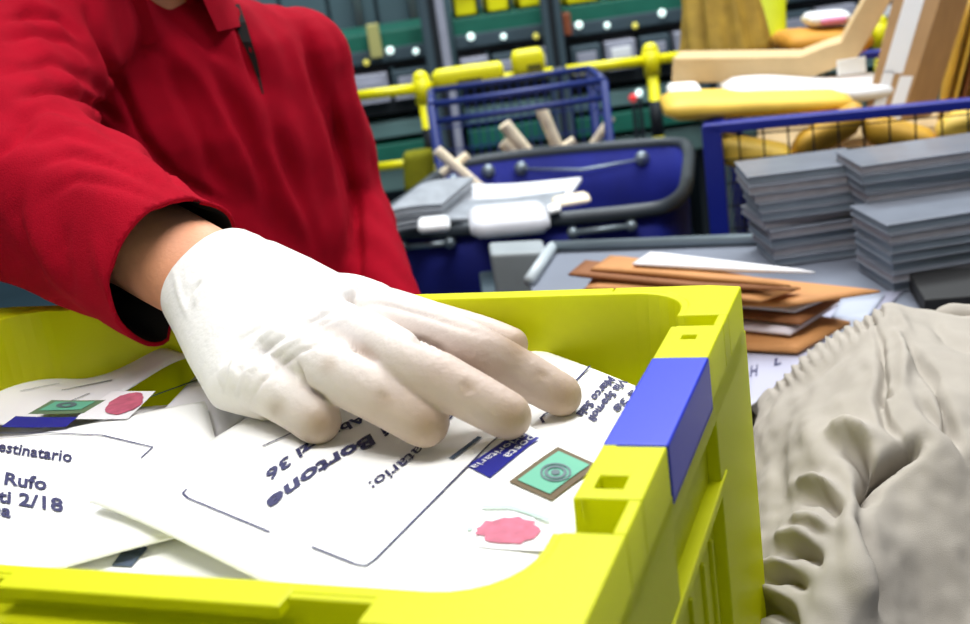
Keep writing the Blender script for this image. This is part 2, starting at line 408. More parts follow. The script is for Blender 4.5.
def quad(parent, px4, fn, m, name, eps=EPS, n=6, ellipse=False, rough_edge=0):
    P = [inv(*p, fn) for p in px4]; mb = MB()
    def Q(s, t):
        w = P[0]*(1-s)*(1-t)+P[1]*s*(1-t)+P[2]*s*t+P[3]*(1-s)*t; return (w.x, w.y, fn(w.x, w.y)+eps)
    if ellipse:
        K = 28; v = [Q(.5, .5)]
        for r in (.5, 1):
            v += [Q(.5+.5*r*(1+rough_edge*random.uniform(-1, 1))*math.cos(2*PI*k/K), .5+.5*r*(1+rough_edge*random.uniform(-1, 1))*math.sin(2*PI*k/K)) for k in range(K)]
        f = [(0, 1+k, 1+(k+1) % K) for k in range(K)]+[(1+k, 1+K+k, 1+K+(k+1) % K, 1+(k+1) % K) for k in range(K)]
        mb.add(v, f)
    else:
        mb.add([Q(i/n, j/n) for i in range(n+1) for j in range(n+1)], [(i*(n+1)+j, (i+1)*(n+1)+j, (i+1)*(n+1)+j+1, i*(n+1)+j+1) for i in range(n) for j in range(n)])
    return mb.build(name, m, parent)
def strip(parent, pts, w, fn, m, name='printed_line', eps=EPS, dense=8):
    P = []
    for (a, b2) in zip(pts, pts[1:]):
        for k in range(dense): P.append((a[0]+(b2[0]-a[0])*k/dense, a[1]+(b2[1]-a[1])*k/dense))
    P.append(pts[-1]); Q = [inv(*p, fn) for p in P]; v = []
    for i, p in enumerate(Q):
        t = (Q[min(i+1, len(Q)-1)]-Q[max(i-1, 0)]); t.z = 0; t.normalize(); s = Vector((-t.y, t.x, 0))*w/2
        for q in (p-s, p+s): v.append((q.x, q.y, fn(q.x, q.y)+eps))
    mb = MB(); mb.add(v, [(2*i, 2*i+2, 2*i+3, 2*i+1) for i in range(len(Q)-1)]); return mb.build(name, m, parent)
def arc_ring(parent, cpx, ax, bx, r0, r1, fn, m, name, eps):
    c = inv(*cpx, fn); A = inv(*ax, fn)-c; B = inv(*bx, fn)-c; K = 24; v = []
    for k in range(K):
        t = 2*PI*k/K
        for r in (r0, r1):
            w = c+A*(r*math.cos(t))+B*(r*math.sin(t)); v.append((w.x, w.y, fn(w.x, w.y)+eps))
    mb = MB(); mb.add(v, [(2*k, 2*k+1, 2*((k+1) % K)+1, 2*((k+1) % K)) for k in range(K)]); return mb.build(name, m, parent)
def Lw(x, y): p = C2(x, y, 0); return (p.x, p.y)
def fA(x, y): return base(x, y)+.020+.0016*math.sin(x*60+y*25)
def fB(x, y): return base(x, y)+.0135
def fE(x, y): return base(x, y)+.0125
def fC(x, y):
    c = PZ(170, 352, 1.07); d = math.hypot(x-c.x, y-c.y); return base(x, y)+.0085+.022*max(0, 1-d/.075)**1.6
def fD(x, y): return base(x, y)+.0055
def fG(x, y): return base(x, y)+.001
# main envelope, under the hand
pa = [inv(86, 497, fA), inv(250, 418, fA)]
uA = (inv(520, 440, fA)-inv(365, 568, fA)); uA.z = 0; uA.normalize()       # along the sheet away from the left corner
tA = (inv(365, 568, fA)-inv(183, 495, fA)); tA.z = 0; tA.normalize()
cA = inv(88, 497, fA)
envA = envelope('envelope', 'large white envelope under the gloved fingers, upside-down address box and green stamp', [cA, cA+uA*.225, Vector((*Lw(.480, .165), 0)), Vector((*Lw(.452, .036), 0))], fA, .005, PAPER, group=None, n=40)
strip(envA, [(187, 490), (183, 494), (188, 499), (270, 533)], .0011, fA, INK)
strip(envA, [(312, 548), (355, 565), (366, 567), (376, 560), (490, 445), (505, 432)], .0011, fA, INK)
strip(envA, [(263, 447), (292, 434)], .0010, fA, INK)
strip(envA, [(451, 460), (480, 438)], .0030, fA, INKG)
text(envA, 'Luigi Bortone', (425, 393), (266, 502), (431, 401), fA, bold=.035)
text(envA, 'Via Abruzzi 36', (392, 392), (265, 474), (397, 398), fA, bold=.03)
text(envA, 'Destinatario:', (462, 399), (368, 484), (469, 404), fA, bold=.012)
quad(envA, [(467, 467), (490, 479), (540, 439), (518, 433)], fA, STBLUE, 'priority_sticker')
text(envA, 'posta', (531, 437), (503, 458), (539, 440), fA, WHITE, .0, eps=.0011)
text(envA, 'prioritaria', (522, 436), (470, 469), (529, 438), fA, WHITE, .0, eps=.0011)
sg = quad(envA, [(509, 483), (552, 502), (600, 467), (558, 448)], fA, STBROWN, 'postage_stamp')
quad(sg, [(518, 482), (550, 496), (590, 467), (559, 453)], fA, STGREEN, 'stamp_print', eps=.0011)
for k, (r0, r1) in enumerate(((.85, 1.0), (.5, .72), (.0, .3))):
    arc_ring(sg, (556, 475), (571, 478), (551, 484), r0, r1, fA, STGREY, 'emblem', .0015)
sp = quad(envA, [(478, 513), (530, 511), (552, 552), (478, 548)], fA, PAPER2, 'postage_stamp', eps=.0006)
quad(sp, [(474, 522), (534, 514), (546, 545), (480, 545)], fA, STPINK, 'stamp_print', eps=.0011, ellipse=True, rough_edge=.14)
strip(sp, [(482, 509), (510, 509), (550, 522)], .0022, fA, mat('pale_sage_print', (176, 200, 188), .7), eps=.0012)
for q in ((486, 524), (470, 530)): quad(sp, [(q[0]-3, q[1]-2), (q[0]+3, q[1]-2), (q[0]+3, q[1]+2), (q[0]-3, q[1]+2)], fA, mat('pale_sage_print', (176, 200, 188)), 'speck', ellipse=True, n=4)
# left envelope with address
eB = [inv(-40, 428, fB), inv(-30, 640, fB)]
envB = envelope('envelope', 'white envelope at the left of the crate with upright address lines and small green stamp', [Vector((*Lw(.035, .19), 0)), Vector((*Lw(.20, .03), 0)), inv(236, 520, fB), inv(205, 398, fB)], fB, .004, PAPER)
strip(envB, [(-20, 434), (52, 434), (102, 436), (140, 445), (153, 448), (141, 459)], .0010, fB, INK)
text(envB, 'Destinatario', (-14, 449), (72, 463), (-11, 439), fB, bold=.02)
text(envB, 'Carlo Rufo', (-52, 474), (47, 491), (-49, 463), fB, bold=.03)
text(envB, 'Via Donati 2/18', (-88, 484), (64, 513), (-85, 473), fB, bold=.03)
text(envB, 'Roma', (-40, 505), (11, 519), (-37, 494), fB, bold=.03)
quad(envB, [(1, 428), (66, 428), (78, 418), (16, 417)], fB, STBLUE, 'priority_sticker')
s2 = quad(envB, [(28, 415), (84, 414), (106, 401), (52, 401)], fB, mat('grey_green_stamp_border', (96, 120, 90)), 'postage_stamp')
quad(s2, [(39, 412), (81, 411), (96, 403), (56, 403)], fB, STGREEN, 'stamp_print', eps=.0011)
arc_ring(s2, (67, 407), (78, 407), (63, 410), .4, .9, fB, STGREY, 'emblem', .0015)
s3 = quad(envB, [(74, 420), (128, 420), (156, 392), (112, 392)], fB, PAPER2, 'postage_stamp', eps=.0006)
quad(s3, [(100, 417), (134, 415), (150, 393), (116, 396)], fB, STPINK, 'stamp_print', eps=.0011, ellipse=True, rough_edge=.08)
# right envelope under the main one
envE = envelope('envelope', 'white envelope lying against the blue handle side beneath the index finger', [inv(390, 345, fE), inv(523, 341, fE), inv(650, 389, fE), Vector((*Lw(.455, .10), 0))], fE, .004, PAPER)
strip(envE, [(590, 367), (573, 385)], .0014, fE, INK)
strip(envE, [(556, 411), (545, 415), (541, 419), (544, 424)], .0014, fE, INK)
text(envE, 'Marco Sala', (609, 377), (576, 415), (616, 381), fE, bold=.04)
text(envE, 'Via Spagnoli', (621, 379), (588, 419), (628, 383), fE, bold=.04)
text(envE, 'Va 38', (640, 384), (612, 409), (645, 388), fE, bold=.04)
# curled grey-white envelope behind, others below
envC = envelope('envelope', 'pale lilac envelope at the back of the crate with its corner curled up', [inv(-60, 420, fC), inv(60, 420, fC), inv(190, 352, fC), inv(20, 372, fC)], fC, .003, PAPER2)
strip(envC, [(62, 391), (112, 381)], .0012, fC, INKG)
strip(envC, [(20, 392), (60, 384)], .0008, fC, INKG)
strip(envC, [(70, 402), (90, 394)], .0012, fC, INKG)
envD = envelope('envelope', 'white envelope between the two address envelopes with a slate bar printed on it', [Vector((*Lw(.21, .028), 0)), Vector((*Lw(.40, .028), 0)), Vector((*Lw(.40, .15), 0)), Vector((*Lw(.20, .15), 0))], fD, .003, PAPER)
quad(envD, [(112, 567), (132, 568), (148, 549), (130, 541)], fD, INKG, 'printed_bar')
envF = envelope('envelope', 'white envelope beside the glove palm, lying across the back wall side', [inv(120, 452, fD), inv(205, 452, fD), inv(330, 330, fD), inv(215, 352, fD)], fD, .003, PAPER2)
strip(envF, [(150, 398), (205, 378)], .0028, fD, mat('deep_green_print', (60, 90, 74)))
for k in range(8):
    jx, jy = random.uniform(-.004, .004), random.uniform(-.004, .004); zt_ = ZR-CH+.03+k*.0215
    fl = lambda x, y, k=k, zt_=zt_: zt_ if k < 7 else base(x, y)-.0005
    w_ = .050-.001*k
    cs = [Vector((*Lw(w_+jx, w_+jy), 0)), Vector((*Lw(CL-w_+jx, w_+jy), 0)), Vector((*Lw(CL-w_+jx, CD_-w_+jy+.005), 0)), Vector((*Lw(w_+jx, CD_-w_+jy+.005), 0))]
    envelope('padded_envelope', 'plain white padded envelope stacked out of sight beneath the addressed envelopes', cs, fl, .0205 if k < 7 else .014, PAPER2, group='padded envelopes filling the crate', n=10, pinch=.5)

# ------------------------------------------------------------------ person
person = empty('person', (-.27, 1.22, 0), 'person in a red fleece pullover reaching a white-gloved hand into the yellow crate', 'person')
u = Vector((.77, .64, 0)); vv = Vector((-.64, .77, 0)); Zv = Vector((0, 0, 1))
wc = (PZ(184, 334, 1.100)+PZ(243, 231, 1.143))/2; wax = (PZ(243, 231, 1.143)-PZ(184, 334, 1.100)).normalized()
shR = PY(30, 12, 1.10); elR = PY(12, 172, .865); wdir = (wc-elR).normalized(); wrR = wc-wdir*.085; cuC = wc-wdir*.040-CR*.006-CU*.002

shL = PY(294, 68, 1.30); elL = PY(342, 205, 1.33); wrL = PY(392, 330, 1.20)
def hand_geom(mb, k, dz=0.0, glove=True):
    """right hand, palm down; k scales thickness"""
    def edge(L, R, th, n=26):
        L = PZ(*L); R = PZ(*R); c = (L+R)/2; a = (R-L)/2; ax = a.normalized()
        return c, ax, a.length, th
    secs = [edge((184, 334, 1.100), (243, 231, 1.143), .028), edge((190, 350, 1.096), (272, 243, 1.139), .026), edge((199, 374, 1.091), (308, 259, 1.133), .022), edge((211, 402, 1.084), (358, 287, 1.122), .019), edge((226, 405, 1.085), (392, 305, 1.114), .017), edge((252, 392, 1.088), (398, 315, 1.111), .0125)]
    rings = []
    for i, (c, ax, hw, th) in enumerate(secs):
        d = (secs[min(i+1, 5)][0]-secs[max(i-1, 0)][0]).normalized(); nrm = d.cross(ax).normalized()
        if nrm.z < 0: nrm = -nrm
        ax2 = nrm.cross(d).normalized()
        if ax2.dot(ax) < 0: ax2 = -ax2
        s_ = hw*abs(ax.dot(ax2))
        rings.append(ell(c, ax2, nrm, s_*k, th*k, 30, 2.3))
    mb.loft(rings)
    fg = [[(276, 343, 1.104, .0150), (305, 356, 1.106, .0145), (352, 380, 1.102, .0140), (395, 404, 1.092, .0128), (424, 422, 1.0835, .0118)],
          [(326, 322, 1.109, .0140), (365, 338, 1.111, .0135), (412, 364, 1.108, .0128), (464, 392, 1.096, .0118), (508, 416, 1.084, .0108)],
          [(378, 311, 1.109, .0130), (420, 325, 1.111, .0125), (468, 346, 1.107, .0122), (520, 373, 1.090, .0113), (561, 395, 1.0768, .0102)],
          [(240, 378, 1.092, .0150), (262, 384, 1.095, .0140), (284, 396, 1.092, .0135), (303, 409, 1.087, .0125), (317, 420, 1.0835, .0118)],
          [(325, 296, 1.106, .0150), (385, 309, 1.098, .0125), (435, 322, 1.088, .0112), (480, 334, 1.083, .0102), (512, 344, 1.079, .0088)]]
    fg.append([(335, 296, 1.1055, .0135), (352, 299, 1.1055, .0142), (375, 306, 1.104, .0135)])
    for f in fg: mb.chain([(PZ(x, y, z+dz), r*k) for x, y, z, r in f], n=14, sub=5)
# body: one continuous surface
bm_ = MB()
hd = Vector((-.225, 1.09, 1.50)); nb = Vector((-.285, 1.19, 1.28))
bm_.chain([(nb, .062), (nb.lerp(hd, .45)+Vector((0, .02, 0)), .055), (hd+Vector((0, .03, -.06)), .055)])
bm_.sphere(hd+Vector((0, .012, .028)), .098, 24, (.80, .98, 1.05)); bm_.sphere(hd+Vector((.0, -.022, -.05)), .062, 20, (.92, .9, 1.0))
bm_.sphere(hd+Vector((0, -.060, -.088)), .026, 14, (1.2, 1, .8))      # chin
bm_.chain([(hd+Vector((0, -.083, .022)), .010), (hd+Vector((0, -.103, -.020)), .015)]); bm_.sphere(hd+Vector((.012, -.092, -.022)), .010); bm_.sphere(hd+Vector((-.012, -.092, -.022)), .010)
bm_.chain([(hd+Vector((-.020, -.078, -.055)), .006), (hd+Vector((0, -.086, -.052)), .0085), (hd+Vector((.020, -.078, -.055)), .006)]); bm_.chain([(hd+Vector((-.016, -.078, -.064)), .006), (hd+Vector((0, -.085, -.064)), .0085), (hd+Vector((.016, -.078, -.064)), .006)])
bm_.chain([(hd+Vector((-.048, -.072, .046)), .009), (hd+Vector((0, -.084, .042)), .009), (hd+Vector((.048, -.072, .046)), .009)])
for s in (-1, 1): bm_.sphere(hd+Vector((s*.083, .012, -.002)), .028, 14, (.35, .7, 1.15)); bm_.sphere(hd+Vector((s*.045, -.058, -.018)), .026)
def torso(mb, g, zs):
    R = []
    for z, cx, cy, a, b2 in zs: R.append(ell((cx, cy, z), u, vv, a+g, b2+g, 32, 2.4))
    mb.loft(R)
TZ = [(1.285, -.29, 1.20, .075, .06), (1.262, -.29, 1.20, .118, .078), (1.225, -.288, 1.205, .155, .095), (1.15, -.282, 1.21, .160, .108), (1.05, -.27, 1.22, .150, .108), (.95, -.262, 1.225, .142, .105), (.84, -.26, 1.24, .152, .110)]
torso(bm_, -.012, TZ)
for P_, r1, r2, r3 in (((shR, elR, wrR), .050, .042, .0335), ((shL, elL, wrL), .034, .030, .026)):
    bm_.chain([(P_[0], r1), (P_[0].lerp(P_[1], .5), r1*.9), (P_[1], r2), (P_[1].lerp(P_[2], .35), r2*.98), (P_[2], r3)])
wn = wax.cross(wdir).normalized()
bm_.loft([ell(wc-wdir*.10, wax, wn, .034, .033), ell(wc-wdir*.05, wax, wn, .0345, .029), ell(wc-wdir*.01, wax, wn, .0335, .0255), ell(wc+wdir*.03, wax, wn, .031, .020)])
hand_geom(bm_, .64, -.0015)
# left hand hanging behind the crate
ld_ = (wrL-elL).normalized(); lw = Vector((.8, -.6, 0)); hc = wrL+ld_*.05
bm_.loft([ell(wrL, lw, lw.cross(ld_), .026, .020), ell(hc, lw, lw.cross(ld_), .040, .015), ell(hc+ld_*.045, lw, lw.cross(ld_), .038, .012)])
for k in range(4):
    st_ = hc+ld_*.04+lw*(.027-.018*k); ln = (.065, .075, .07, .055)[k]
    bm_.chain([(st_, .009), (st_+ld_*ln*.5+vv*-.004, .0085), (st_+ld_*ln+vv*-.014, .007)], n=10)
bm_.chain([(hc-ld_*.01+lw*.032, .011), (hc+ld_*.02+lw*.055-vv*.01, .010), (hc+ld_*.055+lw*.058-vv*.018, .008)], n=10)
# hips and legs
bm_.loft([ell((-.26, 1.24, .86), u, vv, .145, .10), ell((-.26, 1.25, .76), u, vv, .15, .105), ell((-.26, 1.25, .70), u, vv, .12, .09)])
for s in (-1, 1):
    hp = Vector((-.26, 1.25, .76))+u*(s*.075)
    bm_.chain([(hp, .075), (hp+Vector((0, -.01, -.33)), .055), (hp+Vector((0, 0, -.68)), .036)], n=14); bm_.chain([(hp+Vector((0, .01, -.70)), .036), (hp+Vector((.05, -.13, -.725)), .026)], n=12)
me = remesh(bm_, .0036, 3); link('body', me, SKIN, person)
eyeb = MB()
for s in (-1, 1):
    e = MB(); e.sphere(hd+Vector((s*.033, -.073, .016)), .0125, 14); eo = e.build('eye', WHITE, person, smooth=True)
    i_ = MB(); i_.sphere(hd+Vector((s*.033, -.081, .016)), .006, 12); i_.build('iris', BLACK, eo, smooth=True)
hb = MB(); hb.sphere(hd+Vector((0, .026, .045)), .106, 24, (.84, .96, 1.0)); hb.sphere(hd+Vector((0, .06, -.01)), .085, 20, (.95, .6, 1.0))
hme = remesh(hb, .006, 2); 
bmh = bmesh.new(); bmh.from_mesh(hme); bmesh.ops.delete(bmh, geom=[v for v in bmh.verts if v.co.y < hd.y-.035 and v.co.z < hd.z+.075], context='VERTS'); bmh.to_mesh(hme); bmh.free()
ho = link('hair', hme, HAIR, person)
# trousers and shoes
tb = MB()
torso(tb, .006, [(.90, -.26, 1.235, .146, .104), (.80, -.26, 1.24, .155, .112), (.72, -.26, 1.245, .150, .108), (.66, -.26, 1.245, .13, .095)])
for s in (-1, 1):
    hp = Vector((-.26, 1.25, .76))+u*(s*.075); tb.chain([(hp, .09), (hp+Vector((0, -.01, -.33)), .072), (hp+Vector((0, 0, -.66)), .06)], n=16)
link('trousers', remesh(tb, .008, 3), TROUS, person)
for s in (-1, 1):
    hp = Vector((-.26, 1.25, .04))+u*(s*.075); sb = MB(); sb.chain([(hp+Vector((-.01, .03, .0)), .040), (hp+Vector((.03, -.08, 0)), .042), (hp+Vector((.06, -.16, -.008)), .032)], n=14)
    link('shoe', remesh(sb, .006, 2), SHOE, person)
# fleece
fb = MB(); torso(fb, .0, TZ)
adir = (cuC-elR).normalized()
fb.chain([(shR+Vector((.02, 0, -.01)), .070), (shR.lerp(elR, .5)+Vector((-.01, 0, 0)), .072), (elR, .068), (elR.lerp(cuC, .5), .0590), (cuC+adir*.035, .0470)], n=24, sub=6)
fb.chain([(shL, .062), (shL.lerp(elL, .5), .056), (elL, .050), (elL.lerp(wrL, .5), .046), (wrL, .040)], n=20)
fb.chain([(shR, .07), (nb-Vector((0, 0, .045)), .07), (shL, .058)], n=20)
fme = remesh(fb, .0042, 5)
bmf = bmesh.new(); bmf.from_mesh(fme)
cut = cuC+adir*.014
# slanted cuff plane: only the geometry around the cuff is touched
near = [f for f in bmf.faces if (f.calc_center_median()-cuC).length < .11]
gv = list({v for f in near for v in f.verts}); ge = list({e for f in near for e in f.edges})
cn = (adir+Vector((.0, .0, .0))).normalized()
res = bmesh.ops.bisect_plane(bmf, geom=gv+ge+near, plane_co=cut, plane_no=cn, clear_outer=True)
bmf.to_mesh(fme); bmf.free()
cz = vco(fme); rel = cz-np.array(NL); ly = rel@np.array(ey); lx = rel@np.array(ex)      # the cloth rests on the crate rim
zmin = ZR+.0045-np.clip(np.abs(ly-(CD_-.005))-.008, 0, 1)*2.2; m_ = (lx > -.01) & (lx < CL+.01) & (np.abs(ly-CD_) < .07)
cz[:, 2] = np.where(m_, np.maximum(cz[:, 2], zmin), cz[:, 2]); fme.vertices.foreach_set('co', cz.ravel()); fme.update()
creases(fme, [([(225, -10), (240, 30), (255, 70), (262, 95)], 4.5, .010), ([(88, 10), (105, 50), (125, 95), (142, 135), (160, 160)], 5, .010),
    ([(142, 135), (175, 178), (235, 208)], 5, .006),
    ([(5, 22), (30, 12), (60, 18), (85, 40)], 5, .006), ([(0, 42), (40, 33), (70, 40), (95, 60)], 5, .004), ([(15, 98), (45, 88), (75, 92), (105, 108), (130, 132)], 5, .008),
    ([(0, 75), (50, 62), (90, 78), (120, 105)], 5, .004), ([(10, 120), (50, 106), (95, 120), (135, 150)], 5, .003), ([(20, 145), (60, 128), (105, 142), (150, 172)], 5, .003),
    ([(30, 170), (70, 150), (115, 165), (165, 190)], 5, .003), ([(0, 160), (20, 128), (30, 112)], 5, .006), ([(35, 200), (75, 178), (125, 190), (180, 208)], 5, .0025),
    ([(22, 180), (15, 215), (25, 250), (45, 285)], 6, .004), ([(60, 220), (58, 255), (75, 300)], 7, .003), ([(95, 235), (100, 270), (125, 320)], 7, -.0025),
    ([(195, 40), (235, 110), (270, 190), (290, 260)], 9, .006), ([(150, 20), (200, 80), (240, 150), (262, 215)], 9, -.005), ([(165, 60), (190, 110), (215, 170), (235, 200)], 8, .006),
    ([(262, 95), (285, 150), (310, 220), (330, 285)], 8, .006), ([(285, 30), (305, 90), (330, 170), (345, 240)], 9, -.005), ([(300, 20), (318, 80), (335, 140), (345, 190)], 6, .005),
    ([(330, 90), (345, 150), (357, 200), (359, 285)], 4, .011), ([(235, 60), (260, 140), (290, 200), (320, 260)], 8, -.004), ([(165, 10), (200, 40), (232, 60)], 6, .004)])
# fine cloth undulation
c_ = vco(fme); n_ = vno(fme)
w_ = .0016*np.sin(c_[:, 0]*60+c_[:, 2]*75+2*np.sin(c_[:, 1]*38))+.0010*np.sin(c_[:, 1]*140+c_[:, 0]*90)
c_ += n_*w_[:, None]; fme.vertices.foreach_set('co', c_.ravel()); fme.update()
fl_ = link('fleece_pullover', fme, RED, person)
fme.materials.append(mat('black_lining', (14, 10, 14), .9)); so = fl_.modifiers.new('thick', 'SOLIDIFY'); so.thickness = .003; so.offset = -1; so.material_offset = 1; so.material_offset_rim = 0  # inner shell coloured black to paint the shade inside the sleeve cuff
# collar
kb = MB(); rings = []
for z, r in ((1.245, .094), (1.27, .088), (1.30, .082), (1.33, .080), (1.332, .074), (1.27, .066)):
    rings.append([Vector((nb.x, nb.y-(z-1.27)*.35, z))+u*(r*1.05*math.sin(t))-vv*(r*math.cos(t)) for t in [.30+(2*PI-.6)*k/30 for k in range(31)]])
n31 = 31; kb.add([p for r in rings for p in r], [(i*n31+k, i*n31+k+1, (i+1)*n31+k+1, (i+1)*n31+k) for i in range(5) for k in range(30)])
kb.build('collar', RED, fl_, smooth=True)
# zip in the placket
def on_mesh(o_me, pts, off):
    from mathutils.bvhtree import BVHTree
    bt = BVHTree.FromPolygons([v.co.copy() for v in o_me.vertices], [tuple(p.vertices) for p in o_me.polygons]); out = []
    o_ = -ORG[fl_]
    for x, y in pts:
        h = bt.ray_cast(CAM+o_, ray(x, y).normalized())
        if h[0]: out.append(h[0]-o_-ray(x, y).normalized()*off)
    return out
zp = on_mesh(fme, [(234, 4), (240, 22), (247, 42), (254, 60), (259, 78), (263, 94)], .001)
if len(zp) > 2:
    wz = [.010, .011, .009, .006, .003, .0015]; v = []
    for i, p in enumerate(zp): v += [p-CR*wz[i]*.5, p+CR*wz[i]*.5]
    z_ = MB(); z_.add(v+[q-_f*.0 + Vector((0, .002, 0)) for q in v], [(2*i, 2*i+1, 2*i+3, 2*i+2) for i in range(len(zp)-1)]); z_.build('zip', BLACK, fl_)
# glove
gb = MB(); hand_geom(gb, 1.0); gme = remesh(gb, .00165, 5, .6)
# open the wrist end
bmg = bmesh.new(); bmg.from_mesh(gme)
g0 = PZ(184, 334, 1.100); g1 = PZ(243, 231, 1.143); gc = (g0+g1)/2; gd = ((PZ(199, 374, 1.091)+PZ(308, 259, 1.133))/2-gc).normalized()
bmesh.ops.bisect_plane(bmg, geom=bmg.verts[:]+bmg.edges[:]+bmg.faces[:], plane_co=gc+gd*.004, plane_no=-gd, clear_outer=True)
bmg.to_mesh(gme); bmg.free()
creases(gme, [([(232, 400), (240, 370), (285, 335), (345, 305)], 2.6, .0026), ([(240, 405), (250, 372), (295, 342), (350, 318)], 2.4, -.0018), ([(226, 392), (236, 360), (280, 325), (325, 300)], 2.4, -.0015),
    ([(215, 375), (240, 340), (290, 310)], 2.4, .0018), ([(246, 410), (262, 382), (300, 352), (345, 335)], 2.6, .0018),
    ([(296, 360), (300, 372), (305, 386), (330, 402)], 3, .0036), ([(345, 345), (360, 350), (380, 362)], 3.5, .0034), ([(408, 338), (425, 342), (445, 352)], 3.5, .0032),
    ([(186, 305), (192, 292), (202, 281)], 1.8, .0016), ([(196, 306), (202, 294), (212, 284)], 2.5, -.0012), ([(240, 245), (262, 240), (280, 238)], 3, .0008),
    ([(175, 270), (180, 295), (190, 320)], 2.5, -.0008), ([(290, 345), (310, 330), (340, 322)], 2.5, .0010), ([(370, 300), (430, 318), (490, 338)], 3, .0012),
    ([(378, 392), (386, 402)], 4, .0010), ([(462, 382), (472, 394)], 4, .0010), ([(536, 372), (548, 380)], 3, .0008), ([(275, 405), (280, 415)], 3, .0008),
    ([(330, 318), (370, 305), (400, 308)], 3, .0010), ([(260, 300), (300, 285), (335, 290)], 4, .0006)])
# thin latex lets the skin through towards the finger ends
c_ = vco(gme); P = project(c_)
tips = [((424, 422), 20), ((508, 416), 20), ((561, 395), 20), ((317, 420), 18), ((513, 342), 16)]
t_ = np.clip((P[:, 0]*.55+P[:, 1]*.85-(330*.55+290*.85))/130, 0, 1)
tip = np.zeros(len(c_))
for (q, r) in tips: tip = np.maximum(tip, np.exp(-((P[:, 0]-q[0]-4)**2+(P[:, 1]-q[1]-4)**2)/(r**2)))
for q in ((384, 398), (467, 388), (277, 408), (540, 375), (365, 352), (330, 365)): tip = np.maximum(tip, .55*np.exp(-((P[:, 0]-q[0])**2+(P[:, 1]-q[1])**2)/81.))
w0 = np.array(srgb((242, 239, 236))); w1 = np.array(srgb((200, 179, 166))); w2 = np.array(srgb((160, 132, 104)))
colr = w0+(w1-w0)*t_[:, None]; colr = colr+(w2-colr)*(tip*.8)[:, None]
at = gme.color_attributes.new('tint', 'FLOAT_COLOR', 'POINT'); at.data.foreach_set('color', np.concatenate([colr, np.ones((len(c_), 1))], 1).ravel())
go = link('latex_glove', gme, LATEX, person); go['label'] = 'white latex glove'
so = go.modifiers.new('thick', 'SOLIDIFY'); so.thickness = .0008; so.offset = 1

# ------------------------------------------------------------------ canvas mail bag
G = [[(760, 398, .895), (792, 367, .925), (855, 320, .955), (885, 304, .962), (915, 311, .957), (975, 312, .95), (1060, 320, .93)],
     [(757, 430, .910), (800, 408, .948), (855, 372, .972), (888, 360, .980), (925, 362, .978), (985, 365, .972), (1070, 372, .95)],
     [(756, 470, .905), (802, 455, .948), (850, 435, .966), (895, 425, .972), (935, 428, .970), (995, 430, .962), (1080, 430, .945)],
     [(754, 515, .895), (800, 508, .940), (850, 500, .955), (900, 495, .948), (945, 495, .944), (1005, 495, .936), (1090, 500, .925)],
     [(746, 570, .890), (795, 565, .932), (850, 560, .945), (905, 560, .925), (955, 560, .918), (1015, 560, .910), (1100, 565, .90)],
     [(734, 628, .885), (785, 630, .920), (845, 635, .925), (905, 635, .900), (960, 635, .890), (1025, 640, .885), (1110, 640, .875)],
     [(720, 710, .875), (775, 715, .900), (840, 720, .900), (905, 720, .878), (970, 720, .872), (1040, 720, .87), (1120, 720, .868)]]
GP = [[PZ(*q) for q in r] for r in G]
zb = ZR-CH+.003
def low(p, off): return Vector((p.x+off[0], p.y+off[1], zb))
top = []
for r in GP: top.append([low(r[0], (.002, 0)), r[0]+Vector((.0, 0, -.012))]+r+[low(r[-1], (.03, 0))])
top = [[low(p, (0, .05)) for p in top[0]]]+top+[[low(p, (0, -.03)) for p in top[-1]]]
K = 20
def cr(p0, p1, p2, p3, t): return 0.5*((2*p1)+(p2-p0)*t+(2*p0-5*p1+4*p2-p3)*t*t+(3*p1-p0-3*p2+p3)*t**3)
def dens(row):
    o = []
    for i in range(len(row)-1):
        for k in range(K): o.append(cr(row[max(i-1, 0)], row[i], row[i+1], row[min(i+2, len(row)-1)], k/K))
    return o+[row[-1]]
R1 = [dens(r) for r in top]; cols = list(zip(*R1)); C1 = [dens(list(c)) for c in cols]
nu, nv = len(C1), len(C1[0]); v = [C1[i][j] for i in range(nu) for j in range(nv)]
for p in v: p.z = max(p.z, zb)
cbm = MB(); f = [(i*nv+j, (i+1)*nv+j, (i+1)*nv+j+1, i*nv+j+1) for i in range(nu-1) for j in range(nv-1)]
loop = [i*nv for i in range(nu)]+[(nu-1)*nv+j for j in range(1, nv)]+[i*nv+nv-1 for i in range(nu-2, -1, -1)]+[j for j in range(nv-2, 0, -1)]
f.append(tuple(loop)); cbm.add([q.copy() for q in v], f); bme = cbm.mesh('bag')
